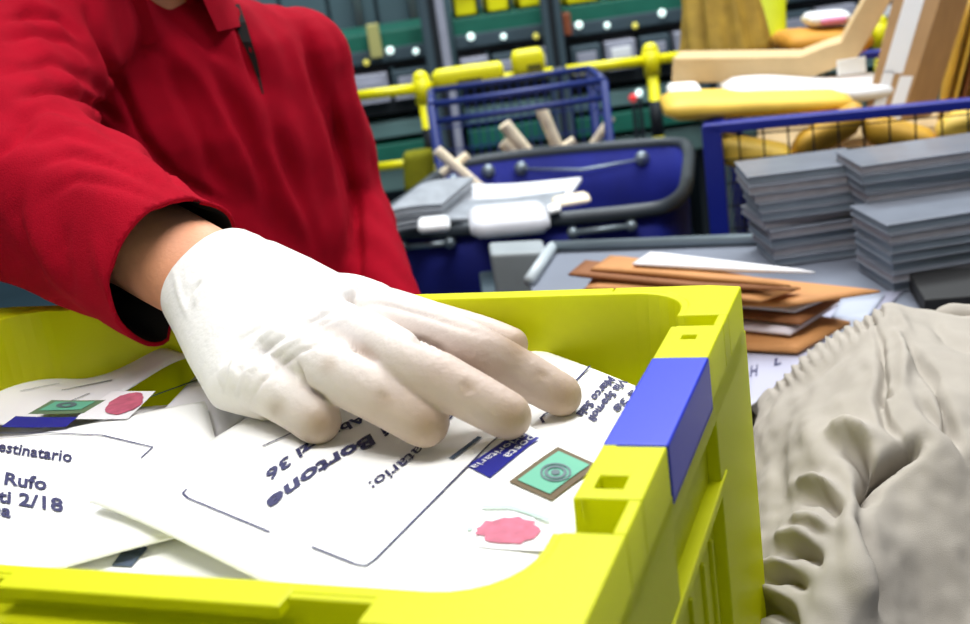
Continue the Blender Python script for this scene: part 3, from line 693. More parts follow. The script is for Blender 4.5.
lines = [([(872, 322), (880, 340), (883, 375), (878, 398), (885, 420), (905, 440)], 4, .009), ([(893, 318), (910, 345), (930, 372), (943, 400), (955, 430), (968, 462)], 4.5, .010),
    ([(872, 392), (893, 392)], 3, .006), ([(915, 395), (945, 425), (960, 440)], 5, .006), ([(900, 312), (905, 360), (903, 390)], 8, -.006),
    ([(840, 442), (858, 452), (870, 475), (868, 500)], 9, .032), ([(868, 480), (895, 460), (918, 442), (925, 438)], 8, .030), ([(826, 438), (850, 428), (880, 436)], 6, -.010),
    ([(800, 500), (818, 496), (832, 504), (838, 516)], 7, .012), ([(862, 505), (868, 540), (882, 590), (890, 624)], 6, .010), ([(848, 500), (855, 560), (868, 620)], 12, -.008),
    ([(780, 556), (800, 550), (815, 556), (820, 566)], 6, .010), ([(775, 540), (800, 534), (818, 542)], 6, -.007), ([(762, 585), (785, 576), (805, 584)], 6, .010), ([(758, 572), (780, 563), (800, 570)], 5, -.007),
    ([(745, 618), (765, 604), (785, 612), (795, 630)], 7, .010), ([(748, 605), (768, 592), (790, 598)], 5, -.007), ([(795, 484), (820, 480), (840, 490)], 5, -.008), ([(790, 520), (815, 520), (835, 530)], 5, -.006),
    ([(780, 380), (820, 350), (862, 322)], 5, -.004), ([(790, 392), (830, 360), (868, 336)], 5, .004), ([(930, 320), (945, 335), (975, 350)], 5, .006), ([(815, 410), (812, 440), (820, 465)], 12, -.004), ([(780, 430), (776, 470), (782, 520)], 8, .004)]
for k in range(13):      # gathers along the stitched hem
    t = k/12; x = 772+(880-772)*t; y = 384+(308-384)*t; lines.append(([(x-5, y-7), (x+5, y+8)], 2.6, .006))
creases(bme, lines)
from mathutils import noise as mn
cb_ = vco(bme); nb_b = vno(bme); dsp = np.array([.0030*mn.noise(Vector(p)*28)+.0016*mn.noise(Vector((p[0]*90, p[1]*60, p[2]*90))) for p in cb_]); cb_ += nb_b*dsp[:, None]
bme.vertices.foreach_set('co', cb_.ravel()); bme.update()
bag = link('mail_bag', bme, CANVAS, None); tag(bag, 'crumpled grey canvas mail bag heaped at the right beside the yellow crate', 'bag')
rl = [PZ(x, y, z) for x, y, z in ((930, 322, .955), (948, 306, .968), (965, 303, .97), (1000, 308, .965), (1050, 316, .95))]
rb = MB(); rb.chain([(p-Vector((0, 0, .012)), .011+.002*(i % 2)) for i, p in enumerate(rl)], n=12); rbm = remesh(rb, .003, 2); link('rolled_hem', rbm, CANVAS, bag)

# ------------------------------------------------------------------ sorting table on the right
ZT = ZR-CH-.0
tl0 = PZ(553, 251, ZT); tl1 = PZ(530, 285, ZT); tf1 = PZ(745, 244, ZT)
dF = (tf1-tl0).normalized(); dL = (tl1-tl0).normalized()
tb_ = empty('sorting_table', (tl0.x+.5, 1.0, 0), 'long grey sorting table behind the yellow crate carrying brown envelopes and grey stacks', 'table')
A_ = tl0; B_ = tl0+dF*1.15; 
def tq(p): return (p.x, p.y)
E1 = Vector((.085, 1.12, 0)); nr = Vector((.085, .86, 0)); 
poly = [tq(A_), tq(tl0.lerp(tl1, 1.0)), (.06, 1.0), (.158, .70), (.166, .62), (.042, .30), (.95, .25), tq(B_)]
MB().prism(poly, ZT-.03, ZT-.001).build('table_top', TABLE, tb_, bevel=.002)
MB().tube([A_+Vector((0, 0, .006)), B_+Vector((0, 0, .006))], .008, 8).build('edge_rail', STEEL, tb_, smooth=True)
MB().tube([A_+Vector((0, 0, .006)), tl1+Vector((0, 0, .006))], .008, 8).build('edge_rail', mat('pale_steel', (190, 200, 205), .4), tb_, smooth=True)
for p in ((A_.x+.03, A_.y-.05), (B_.x-.06, B_.y-.06), (.14, .46), (.9, .36)): MB().box((p[0], p[1]-.02, 0), (p[0]+.04, p[1]+.02, ZT-.03)).build('leg', STEEL, tb_)
# papers on the table
flat = lambda z: (lambda x, y: z)
sh = envelope('paper_sheet', 'pale lilac printed sheet lying on the table between crate and canvas bag', [PZ(738, 425, ZT), PZ(800, 400, ZT), PZ(905, 290, ZT), PZ(742, 318, ZT)], flat(ZT+.002), .0015, mat('lilac_paper', (172, 172, 192), .5, .05, 12), cat='paper', n=6, pinch=0)
sh2 = envelope('plastic_sleeve', 'shiny grey plastic sleeve lying behind the brown envelopes on the table', [PZ(820, 345, ZT), PZ(862, 330, ZT), PZ(885, 298, ZT), PZ(842, 300, ZT)], flat(ZT+.005), .002, mat('silver_film', (188, 194, 210), .25, .1, 30), cat='paper', n=6, pinch=0)
fl0 = flat(ZT+.0022)
text(sh, 'H', (750, 377), (757, 376), (751, 366), fl0, INK, .02, eps=.0004)
text(sh, 'L', (774, 366), (781, 364), (775, 359), fl0, INK, .04, eps=.0004)
slip = MB(); 
envelope('paper_slip', 'small white paper slip on the table between crate and bag', [PZ(748, 530, ZT), PZ(776, 530, ZT), PZ(781, 513, ZT), PZ(750, 511, ZT)], flat(ZT+.006), .002, PAPER, cat='paper', n=4, pinch=0)
envelope('paper_slip', 'creased white paper strip just below the small square slip', [PZ(748, 552, ZT), PZ(768, 550, ZT), PZ(778, 533, ZT), PZ(750, 531, ZT)], flat(ZT+.002), .002, PAPER2, cat='paper', n=4, pinch=0)

# brown envelopes pile
def pile(px4, z, th, m, label, sag=0.0, name='brown_envelope', cat='envelope', grp=None, lift=None):
    P = [PZ(x, y, z) for x, y in px4]; c = (P[0]+P[1]+P[2]+P[3])/4; r = max((p-c).length for p in P)
    def fn(x, y):
        d = math.hypot(x-c.x, y-c.y)/r; h = z-sag*d*d
        if lift: h += lift*max(0, ((x-c.x)/r))**2
        return max(h, ZT+th+.0015)
    return envelope(name, label, P, fn, th, m, cat, grp, n=14, pinch=.7)
L_ = 'brown envelope'
pile([(720, 343), (797, 347), (850, 318), (750, 300)], ZT+.012, .010, KRAFT, 'thick tan envelope at the bottom front of the brown envelope pile')
pile([(715, 322), (790, 330), (838, 300), (730, 290)], ZT+.022, .009, mat('lilac_white_paper', (214, 205, 212), .6), 'white envelope near the bottom of the brown envelope pile', name='envelope')
pile([(712, 310), (800, 320), (840, 296), (740, 282)], ZT+.031, .008, KRAFT2, 'dark kraft envelope above the white one in the pile')
pile([(705, 300), (795, 308), (840, 290), (720, 278)], ZT+.039, .007, mat('lilac_white_paper', (214, 205, 212)), 'white padded envelope halfway up the brown pile', name='envelope')
pile([(640, 300), (790, 302), (880, 288), (690, 268)], ZT+.047, .007, KRAFT, 'long tan envelope pointing right out of the pile')
pile([(575, 292), (700, 296), (770, 282), (620, 264)], ZT+.054, .006, KRAFT2, 'brown envelope whose end droops over the crate rim')
pile([(585, 284), (760, 296), (800, 282), (600, 262)], ZT+.060, .006, KRAFT, 'creased tan envelope on the pile with a raised right end', sag=.004)
pile([(568, 272), (690, 284), (795, 287), (585, 258)], ZT+.067, .006, KRAFT2, 'narrow brown envelope near the top of the pile')
pile([(590, 266), (700, 276), (790, 280), (610, 252)], ZT+.073, .006, KRAFT, 'topmost tan envelope of the brown pile', sag=.003)
pile([(632, 262), (740, 268), (815, 270), (650, 250)], ZT+.079, .005, PAPER2, 'silvery white envelope lying across the top of the brown pile', name='envelope')
# thin black slab added as the shadow under the right stacks
MB().box((0, 0, 0), (.2, .1, .02), Matrix.Translation(PZ(925, 318, ZT)) @ Matrix.Rotation(-.2, 4, 'Z')).build('black_tray', BLACK, None, bevel=.002)
tag(bpy.data.objects['black_tray'], 'flat black tray in front of the right grey stack', 'tray')

# ------------------------------------------------------------------ stacks of grey packets
def ordinal(k, n):
    w = ['topmost', 'second from top', 'third from top', 'fourth from top', 'fifth from top', 'sixth from top', 'seventh from top', 'eighth from top', 'ninth from top', 'tenth from top', 'eleventh from top', 'lowest']
    return 'lowest' if k == n-1 else w[k]
pkt = {}
def packet_mesh(w, d, h):
    mb = MB(); mb.box((0, 0, 0), (w, d, h*.9), mi=0)
    me = mb.mesh('packet'); return me
def packet(origin, yaw, w, d, h, label, grp, seed):
    rnd = random.Random(seed)
    o = empty('wrapped_packet', origin, label, 'packet', grp); M = Matrix.Translation(origin) @ Matrix.Rotation(yaw, 4, 'Z')
    cvr = MB(); cvr.box((0, 0, h*.80), (w, d, h*.96), M); cvr.box((0, 0, .0), (w, d, h*.14), M)
    cvr.build('wrapper', GREYP, o, bevel=.0008)
    blk = MB(); e = .0015; blk.box((e, e, h*.13), (w-e, d-e, h*.81), M); blk.build('page_block', GREYQ if rnd.random() < .35 else mat('blue_grey_page_edge', (112, 124, 136), .5, .15, 40), o)
    return o
hp_ = .0112
nleft = 10
o0_ = PZ(775, 268, ZT)      # near left bottom corner of the left stack
for k in range(nleft):
    kk = nleft-1-k; t = k/(nleft-1)
    hx = -.006*t-.026*max(0, t-.35)+random.uniform(-.002, .002); yw = (.02 if k < 5 else -.06)+random.uniform(-.03, .03)
    packet(Vector((o0_.x+hx, o0_.y+.02*t+random.uniform(-.003, .003), ZT+.001+k*hp_)), yw, .142, .10, hp_, 'grey wrapped packet, %s in the left stack behind the canvas bag' % ordinal(kk, nleft), 'grey packets in the left stack', k)
nr_ = 7
o1_ = PZ(895, 294, ZT); o1b = PZ(857, 270, ZT); dd1 = o1b-o1_; yw1 = math.atan2(-dd1.x, dd1.y)
for k in range(nr_):
    packet(Vector((o1_.x-.001*k+random.uniform(-.0015, .0015), o1_.y+random.uniform(-.002, .002), ZT+.001+k*hp_)), yw1*.75+random.uniform(-.015, .015), .24, dd1.length, hp_, 'grey wrapped packet, %s in the front right stack' % ordinal(nr_-1-k, nr_), 'grey packets in the front right stack', 50+k)
nb_ = 11
o2_ = PZ(874, 268, ZT)
for k in range(nb_):
    packet(Vector((o2_.x-.001*k+random.uniform(-.002, .002), o2_.y+random.uniform(-.002, .002), ZT+.001+k*hp_)), -.02+random.uniform(-.02, .02), .26, .10, hp_, 'grey wrapped packet, %s in the taller right stack at the back' % ordinal(nb_-1-k, nb_), 'grey packets in the back right stack', 90+k)

# ------------------------------------------------------------------ blue mesh cart behind the stacks
ra = PY(703, 124, 1.78); zr_ = ra.z; rb_ = PZ(985, 97, zr_)
dR = (rb_-ra).normalized(); dB = Vector((-dR.y, dR.x, 0)); cart = empty('mesh_cart', (ra.x+.3, ra.y+.2, 0), 'dark blue steel cart with black wire mesh sides, heaped with parcels', 'cart')
Lc, Dc = .95, .62
CMx = Matrix.Translation((ra.x, ra.y, 0)) @ Matrix(((dR.x, dB.x, 0, 0), (dR.y, dB.y, 0, 0), (0, 0, 1, 0), (0, 0, 0, 1)))
for x, y in ((0, 0), (Lc, 0), (0, Dc), (Lc, Dc)): 
    MB().box((x-.002, y-.012, .10), (x+.026, y+.012, zr_-.003), CMx).build('post', BLUEM, cart, bevel=.002)
    MB().tube([CMx@Vector((x+.015, y-.018, .05)), CMx@Vector((x+.015, y+.018, .05))], .05, 16).build('caster', DGREY, cart, smooth=True)
for a, c in (((0, -.012, zr_-.014), (Lc+.03, .012, zr_)), ((0, Dc-.012, zr_-.014), (Lc+.03, Dc+.012, zr_)), ((0, 0, zr_-.014), (.03, Dc, zr_)), ((Lc, 0, zr_-.014), (Lc+.03, Dc, zr_))):
    MB().box(a, c, CMx).build('top_rail', BLUEM, cart, bevel=.002)
MB().box((0, 0, .10), (Lc+.03, Dc, .13), CMx).build('deck', BLUEM, cart, bevel=.002)
wm = MB()
k = .05
while k < Lc:
    wm.tube([CMx@Vector((k, 0, .13)), CMx@Vector((k, 0, zr_-.01))], .0016, 4); wm.tube([CMx@Vector((k, Dc, .13)), CMx@Vector((k, Dc, zr_-.01))], .0016, 4); k += .035
k = .16
while k < zr_-.02:
    wm.tube([CMx@Vector((0.02, -.003, k)), CMx@Vector((Lc, -.003, k))], .0014, 4); wm.tube([CMx@Vector((0.02, Dc-.003, k)), CMx@Vector((Lc, Dc-.003, k))], .0014, 4); wm.tube([CMx@Vector((0.014, 0, k)), CMx@Vector((.014, Dc, k))], .0014, 4); wm.tube([CMx@Vector((Lc+.014, 0, k)), CMx@Vector((Lc+.014, Dc, k))], .0014, 4); k += .035
wm.build('wire_mesh', BWIRE, cart)['kind'] = 'stuff'
def cx_(x, y, z): return CMx@Vector((x, y, z))
# filler cartons inside the cart
for i, (x0, x1, z1) in enumerate(((.05, .46, .70), (.49, .90, .66))):
    mb = MB(); mb.box((x0, .02, .131), (x1, Dc-.06, z1), CMx); o = mb.build('carton', CARD, None, bevel=.004); tag(o, ('brown carton low in the mesh cart on the left' if i == 0 else 'brown carton low in the mesh cart on the right'), 'box')
def slab(p0, p1, wv, hv, m, name, label, cat, parts=None, seg=10, bendf=None, round_=2.6, taper=.0, grp=None, parent=None):
    """a soft packet: superellipse section swept from p0 to p1, half width wv, half height hv"""
    p0 = Vector(p0); p1 = Vector(p1); d = p1-p0; rings = []
    for i in range(seg+1):
        t = i/seg; e = min(1, min(t, 1-t)*seg/1.5+.25); e = e**.5
        c = p0+d*t
        if bendf: c = c+bendf(t)
        rings.append(ell(c, Vector(wv).normalized(), Vector(hv).normalized(), Vector(wv).length*(e**.3), Vector(hv).length*e*(1-taper*t), 20, round_))
    mb = MB(); mb.loft(rings); o = mb.build(name, m, parent, smooth=True)
    if parent is None: tag(o, label, cat, grp)
    return o
def zpx(px, py, Y): return PY(px, py, Y)
# yellow padded envelopes seen through the mesh
rnd = random.Random(8)
names_j = ['left end', 'second from the left', 'third from the left', 'fourth from the left', 'fifth from the left', 'sixth from the left', 'seventh from the left', 'right end']
for i in range(8):
    x = .07+i*.105
    c = cx_(x, .05+.02*(i % 3), zr_-.062+.018*(i % 2)); tl = rnd.uniform(-.5, .5)
    a = c-dR*.058*math.cos(tl)-Zv*.058*math.sin(tl); b2 = c+dR*.058*math.cos(tl)+Zv*.058*math.sin(tl)
    slab(a, b2, dB*.035, Zv*.024, [JIFFY, JIFFY2, JIFFY2][i % 3], 'padded_envelope', 'golden padded envelope behind the black mesh, %s' % names_j[i], 'envelope', grp='golden padded envelopes behind the mesh')
slab(cx_(.03, .06, .53), cx_(.045, .06, .78), dR*.02, dB*.03, JIFFY, 'padded_envelope', 'upright yellow padded envelope just right of the blue post', 'envelope')
# big filler layer for the goods above the rail
Yc = 1.98
slab(zpx(662, 106, 1.86), zpx(845, 97, 1.90), Vector((.1, .9, 0))*.085, Zv*.020, JIFFY, 'padded_envelope', 'large bright yellow padded envelope overhanging the cart\'s left rail', 'envelope', seg=14, taper=.3)
slab(zpx(722, 90, 1.95), zpx(890, 85, 1.98), Vector((.1, .9, 0))*.09, Zv*.017, TAPE, 'plastic_mailer', 'shiny white plastic mailer between cardboard and yellow envelope', 'packet', seg=14, bendf=lambda t: Zv*.004*math.sin(t*7))
slab(zpx(668, 92, 1.93), zpx(700, 90, 1.93), Vector((.1, .9, 0))*.05, Zv*.012, PAPER, 'envelope', 'small white envelope end sticking out left under the cardboard', 'envelope')
# long flat cardboard, bent up at its right end
P0 = zpx(672, 70, 1.96); P1 = zpx(800, 68, 1.98); P2 = zpx(848, 50, 1.99); P3 = zpx(888, -20, 2.0)
cbp = MB(); path = [P0, P0.lerp(P1, .5), P1, P1.lerp(P2, .6), P2, P2.lerp(P3, .4), P3]; vtx = []
hgt = .018; dd = Vector((.03, .09, .0))
for i, p in enumerate(path):
    q0 = path[max(i-1, 0)]; q1 = path[min(i+1, len(path)-1)]; t = (q1-q0).normalized(); nn = Vector((0, 1, 0)).cross(t).normalized()
    if nn.z < 0: nn = -nn
    vtx.append([p-nn*hgt*1.2, p-nn*hgt*1.2+dd, p+nn*hgt+dd, p+nn*hgt])
cbp.loft(vtx); o = cbp.build('flattened_carton', CARD2, None, bevel=.002); tag(o, 'long flattened brown carton bent upward at its right end, on the cart', 'box')
# tall cardboard box leaning at the right, with white tape
bx0 = zpx(872, 104, 1.88)
def boxpx(c4, dep, m, name, label, cat, parent=None, bevel=.002):
    """front face given by four points, pushed back by vector dep"""
    v = list(c4)+[p+dep for p in c4]; mb = MB(); mb.add(v, [(0, 1, 2, 3), (7, 6, 5, 4), (0, 4, 5, 1), (1, 5, 6, 2), (2, 6, 7, 3), (3, 7, 4, 0)])
    o = mb.build(name, m, parent, bevel=bevel)
    if parent is None: tag(o, label, cat)
    return o
f4 = [zpx(862, 122, 1.90), zpx(902, 122, 1.89), None, zpx(898, -22, 1.94)]; f4[2] = f4[1]+(f4[3]-f4[0])*1.0+(f4[1]-f4[0])*.22
side = zpx(932, 116, 2.02)-f4[1]
tallbox = boxpx(f4, side, CARD, 'cardboard_box', 'tall brown cardboard box leaning on the cart rail with white tape stripes', 'box')
nF = (f4[1]-f4[0]).cross(f4[3]-f4[0]).normalized()
if nF.y > 0: nF = -nF
def onf(s, t): return f4[0]*(1-s)*(1-t)+f4[1]*s*(1-t)+f4[2]*s*t+f4[3]*(1-s)*t
for (s0, s1, t0, t1) in ((.20, .66, .34, .86), (.16, .46, .02, .36), (.58, .92, .02, .32)):
    v = [onf(s0, t0)+nF*.0008, onf(s1, t0)+nF*.0008, onf(s1, t1)+nF*.0008, onf(s0+.04, t1)+nF*.0008]; mb = MB(); mb.add(v+[p+nF*.0006 for p in v], [(0, 1, 2, 3), (4, 5, 6, 7), (0, 1, 5, 4), (1, 2, 6, 5), (2, 3, 7, 6), (3, 0, 4, 7)])
    mb.build('tape', TAPE, tallbox)
MB().box((0, 0, 0), (.045, .003, .024), Matrix.Translation(zpx(838, 76, 1.93))).build('paper_label', PAPER, None)
tag(bpy.data.objects['paper_label'], 'white paper wedge showing between bent carton and tall box', 'paper')
for i in range(5):
    a = zpx(940+i*9, 112-i*2, 2.08+.03*i); b2 = zpx(972+i*9, -15, 2.11+.03*i)
    slab(a, b2, Vector((.12, .25, .1)).normalized()*.07, dR*.0062, [JIFFY2, JIFFY, KRAFT2, JIFFY, JIFFY2][i], 'padded_envelope', '%s ochre padded envelope standing right of the tall cardboard box' % ['first', 'second', 'third', 'fourth', 'fifth'][i], 'envelope', grp='ochre envelopes standing beside the tall box')
# golden folded sack standing at the back left
sk = MB(); rings = []
a0 = zpx(726, 56, 2.26); a1 = zpx(716, -30, 2.29)
for i in range(9):
    t = i/8; c = a0.lerp(a1, t); r = []
    for k in range(60):
        th = 2*PI*k/60; rad = (1+.16*math.sin(th*9+t*2)+.06*math.sin(th*17)); r.append(c+Vector((.075*(1-.25*t)*rad*math.cos(th), .05*rad*math.sin(th), 0)))
    rings.append(r)
sk.loft(rings); o = sk.build('paper_sack', mat('golden_sack_paper', (184, 152, 60), .7, .35, 30, .4, 60), None, smooth=True); tag(o, 'golden brown pleated paper sack standing at the back of the cart', 'sack')
slab(zpx(778, 44, 2.27), zpx(862, 38, 2.27), Vector((0, .08, 0)), Zv*.024, mat('orange_kraft', (196, 136, 26), .7, .2, 30), 'padded_envelope', 'orange-brown parcel behind the long flattened carton', 'parcel')
pk = slab(zpx(806, 20, 2.27), zpx(846, 16, 2.27), Vector((0, .04, 0)), Zv*.013, WHITE, 'small_parcel', 'small white parcel with a pink patch on the orange-brown parcel', 'parcel')
slab(zpx(820, 22, 2.235), zpx(846, 19, 2.235), Vector((0, .01, 0)), Zv*.007, PINK, 'pink_patch', '', '', parent=pk)
slab(zpx(768, 45, 2.35), zpx(766, -20, 2.4), Vector((.035, 0, 0)), Vector((0, .03, 0)), LIME, 'plastic_bag', 'lime green plastic bag beyond the golden sack', 'bag')
# support goods between cartons and the heap
for i, (xa, xb, za, zb2, mm_, nm) in enumerate(((.06, .44, .702, .92, CARD2, 'pale carton supporting the heap in the left half of the cart'), (.50, .88, .662, .90, CARD2, 'pale carton supporting the heap in the right half of the cart'))):
    mb = MB(); mb.box((xa, .125, za), (xb, Dc-.07, zr_-.10 if xa < .3 else zr_-.11), CMx); o = mb.build('carton', mm_, None, bevel=.004); tag(o, nm, 'box')

# ------------------------------------------------------------------ hamper cart with blue fabric
zh = .86
loopx = [(383, 232), (405, 234), (480, 230), (560, 221), (640, 213), (668, 207), (684, 193), (688, 172), (688, 152), (676, 145), (620, 148), (540, 155), (480, 163), (448, 172), (415, 196), (388, 216)]
LP = [PZ(x, y-2, zh) for x, y in loopx]
def smoothloop(P, K=5):
    n = len(P); return [cr(P[(i-1) % n], P[i], P[(i+1) % n], P[(i+2) % n], k/K) for i in range(n) for k in range(K)]
SL = smoothloop(LP); cen = sum(SL, Vector())/len(SL)
hm = empty('laundry_cart', (cen.x, cen.y, 0), 'blue fabric hamper cart with a thick dark grey rim, half full of papers', 'cart')
MB().tube(SL, .0115, 12, closed=True).build('rim', DGREY, hm, smooth=True)
def shrink(f, z): return [Vector((cen.x+(p.x-cen.x)*f, cen.y+(p.y-cen.y)*f, z)) for p in SL]
sb = MB(); sb.loft([shrink(.985, zh-.006), shrink(.975, zh-.10), shrink(.95, zh-.3), shrink(.90, .24)], cap=False); sb.loft([shrink(.90, .24), shrink(.3, .235)], cap=True)
o = sb.build('fabric_body', FABRIC, hm, smooth=True); sd = o.modifiers.new('t', 'SOLIDIFY'); sd.thickness = .006; sd.offset = -1
for f_ in ((-.2, -.2), (.2, -.2), (-.2, .2), (.2, .2)): MB().tube([cen+Vector((f_[0]*.8-.02, f_[1]*.8, .06-zh)), cen+Vector((f_[0]*.8+.02, f_[1]*.8, .06-zh))], .06, 18).build('caster', DGREY, hm, smooth=True)
MB().box((cen.x-.2, cen.y-.18, .11), (cen.x+.2, cen.y+.18, .235)).build('base_frame', DSLATE, hm)
def surf_pt(px, py, near=True):
    # on the outer fabric wall: pick Y so that the point sits on the near/far wall
    best = None
    ring = shrink(.98 if near else .97, 0)
    for i, p in enumerate(ring):
        q = PY(px, py, p.y)
        d = abs(q.x-p.x)
        if (near and p.y < cen.y) or (not near and p.y > cen.y):
            if best is None or d < best[0]: best = (d, q)
    return best[1]
for (a, c) in (((572, 231), (630, 224)), ((404, 245), (450, 241))):
    A = surf_pt(*a)-Vector((0, .012, 0)); B = surf_pt(*c)-Vector((0, .012, 0))
    h_ = MB(); h_.tube([A, B], .0055, 8); h_.sphere(A, .010, 10); h_.sphere(B, .010, 10); h_.build('handle', STEEL, hm, smooth=True)
for a in ((452, 181), (488, 171), (521, 168), (642, 158)):
    A = surf_pt(*a, near=False); h_ = MB(); h_.tube([A-Vector((0, .008, 0)), A+Vector((0, .004, 0))], .014, 14); h_.build('rivet_washer', STEEL, hm, smooth=True)
A = surf_pt(521, 168, False); B = surf_pt(642, 158, False); mid = (A+B)/2-Vector((0, .01, .012))
MB().tube([A-Vector((0, .01, 0)), mid, B-Vector((0, .01, 0))], .003, 6).build('cord', STEEL, hm, smooth=True)
# papers in the hamper
def sheet(pts, wv, th, m, name, label, cat, seg=16, grp=None):
    P = [PY(*p) for p in pts]; d = []
    n = len(P)
    for i in range(n-1):
        for k in range(5): d.append(cr(P[max(i-1, 0)], P[i], P[i+1], P[min(i+2, n-1)], k/5))
    d.append(P[-1]); rg = []
    for i, p in enumerate(d):
        t = (d[min(i+1, len(d)-1)]-d[max(i-1, 0)]).normalized(); w_ = Vector(wv); nn = w_.cross(t).normalized()
        if nn.z < 0: nn = -nn
        rg.append([p-w_, p+w_, p+w_+nn*th, p-w_+nn*th])
    mb = MB(); mb.loft(rg); o = mb.build(name, m, None, bevel=min(.004, th*.3)); return tag(o, label, cat, grp)
WV = Vector((.022, .062, .006))
GM = mat('grey_magazine', (150, 156, 164), .35, .25, 40); GM2 = mat('silver_magazine', (186, 192, 200), .3, .15, 40)
for i, (dy, m_, nm) in enumerate(((14, GM, 'lowest'), (9, GM2, 'second lowest'), (4, GM, 'middle'), (-1, GM2, 'second highest'), (-6, GM, 'top'))):
    sheet([(384+i*2, 222+dy-2, 1.83), (405, 207+dy, 1.87), (430, 201+dy, 1.90), (458, 199+dy, 1.93)], Vector((.028, .060, .006)), .006, m_, 'magazine', '%s magazine of the grey bundle at the left end of the hamper' % nm, 'magazine', grp='grey magazines in the hamper')
sheet([(442, 200, 1.98), (500, 200, 2.0), (575, 193, 2.02)], WV*.9, .010, mat('newsprint', (224, 226, 232), .5, .2, 60), 'newspaper', 'folded white newspaper lying flat at the back of the hamper papers', 'newspaper')
sheet([(440, 214, 1.90), (500, 211, 1.92), (560, 203, 1.96)], WV*.7, .008, GM, 'newspaper', 'grey newspaper under the white one in the hamper', 'newspaper')
slab(PY(469, 223, 1.80), PY(548, 216, 1.80), Vector((.0, .045, .005)), Zv*.019, mat('white_poly', (226, 228, 236), .3, .1, 40, .3, 30), 'rolled_newspaper', 'rolled white plastic-wrapped paper hanging over the hamper\'s near rim', 'newspaper')
slab(PY(418, 226, 1.80), PY(450, 223, 1.80), Vector((.0, .03, .0)), Zv*.010, WHITE, 'paper_packet', 'small white packet resting on the hamper rim at left', 'packet')
slab(PY(553, 203, 1.93), PY(589, 197, 1.93), Vector((.0, .03, .0)), Zv*.007, WOOD, 'cream_envelope', 'narrow cream envelope at the right end of the hamper papers', 'envelope')
slab(PY(548, 210, 1.84), PY(560, 207, 1.84), Vector((.0, .02, .0)), Zv*.006, PAPER, 'paper_scrap', 'small white paper scrap beside the rolled paper', 'paper')
# big folded stack filling the hamper below
for k in range(4):
    mb = MB(); mb.box((cen.x-.19+.01*k, cen.y-.17, .245+k*.125), (cen.x+.15, cen.y+.16-.01*k, .245+k*.125+.123)); o = mb.build('newspaper_bundle', GM, None, bevel=.006); tag(o, 'grey newspaper bundle hidden in the hamper below the loose papers', 'newspaper', 'newspaper bundles in the hamper')

# ------------------------------------------------------------------ grey box on a shelf left of the table
gb0 = [PY(497, 300, 1.62), PY(545, 297, 1.62), PY(548, 251, 1.62), PY(490, 254, 1.62)]
o = boxpx(gb0, Vector((.0, .07, 0)), mat('pale_grey_plastic', (150, 158, 162), .5, .12, 20), 'plastic_box', 'pale grey plastic box beyond the crate in front of the blue hamper', 'box', bevel=.006)
zbx = min(p.z for p in gb0)
MB().box((gb0[0].x-.02, 1.60, 0), (gb0[1].x+.01, 1.80, zbx)).build('steel_cabinet', SLATE, None, bevel=.004); tag(bpy.data.objects['steel_cabinet'], 'slate steel cabinet carrying the pale grey box', 'cabinet')

# ------------------------------------------------------------------ yellow guard rail
YR = 2.75
rail = empty('guard_rail', (.2, YR, 0), 'yellow tubular guard rail with grey joints crossing the hall behind the hamper', 'railing')
def rp(x, y): return PY(x, y, YR)
pz1 = rp(422, 88); pz2 = rp(651, 60)
rd = (pz2-pz1); 
def ontop(t): return pz1+rd*t
for p in (pz1, pz2, ontop(-.95), ontop(2.0)):
    mb = MB(); mb.tube([Vector((p.x, YR, 0)), Vector((p.x, YR, p.z+.015))], .013, 12); mb.tube([Vector((p.x, YR, p.z-.035)), Vector((p.x, YR, p.z+.022))], .019, 12); mb.sphere((p.x, YR, p.z+.02), .019, 12)
    mb.build('post', YRAIL, rail, smooth=True)
    MB().tube([Vector((p.x, YR, p.z-.17)), Vector((p.x, YR, p.z-.09))], .0145, 12).build('post_joint', DSLATE, rail, smooth=True)
segs = [(-.95, -.36), (-.30, -.02), (.02, .57), (.63, .98), (1.02, 2.0)]
for a, c in segs: MB().tube([ontop(a), ontop(c)], .0115, 12).build('top_tube', YRAIL, rail, smooth=True)
for a, c in ((-.36, -.30), (.57, .63)): MB().tube([ontop(a), ontop(c)], .009, 12).build('tube_joint', DGREY, rail, smooth=True)
q1 = rp(428, 161); q0 = q1-rd*.95
MB().tube([q1, q1-rd*.22], .010, 12).build('lower_tube', YRAIL, rail, smooth=True); MB().tube([q1-rd*.22, q1-rd*.27], .008, 12).build('tube_joint', DGREY, rail, smooth=True); MB().tube([q1-rd*.27, q0], .010, 12).build('lower_tube', YRAIL, rail, smooth=True)
def clip(px, py, w, h, label, hole=True):
    c = PY(px, py, YR-.02); o = empty('rail_clip', c, label, 'clip')
    s_ = slab(c-Vector((w, 0, -.004)), c+Vector((w, 0, .004)), Vector((0, .022, 0)), Zv*h, LIME if False else YRAIL, 'clip_body', '', '', parent=o, round_=3)
    if hole: MB().box((c.x-w*.1, c.y-.026, c.z-h*.55), (c.x+w*.75, c.y-.018, c.z-h*.05)).build('slot', mat('olive_slot', (96, 92, 10)), o)
clip(460, 78, .062, .022, 'long yellow plastic holder hooked on the rail left of centre'); clip(490, 74, .03, .022, 'short yellow plastic holder beside the long one on the rail', False)
clip(528, 63, .036, .028, 'tall yellow plastic holder standing up on the rail')
slab(PY(418, 150, 2.72), PY(420, 192, 2.72), Vector((.035, .0, 0)), Vector((0, .02, 0)), OLIVE, 'cloth', 'olive yellow cloth hanging on the rail post', 'cloth')

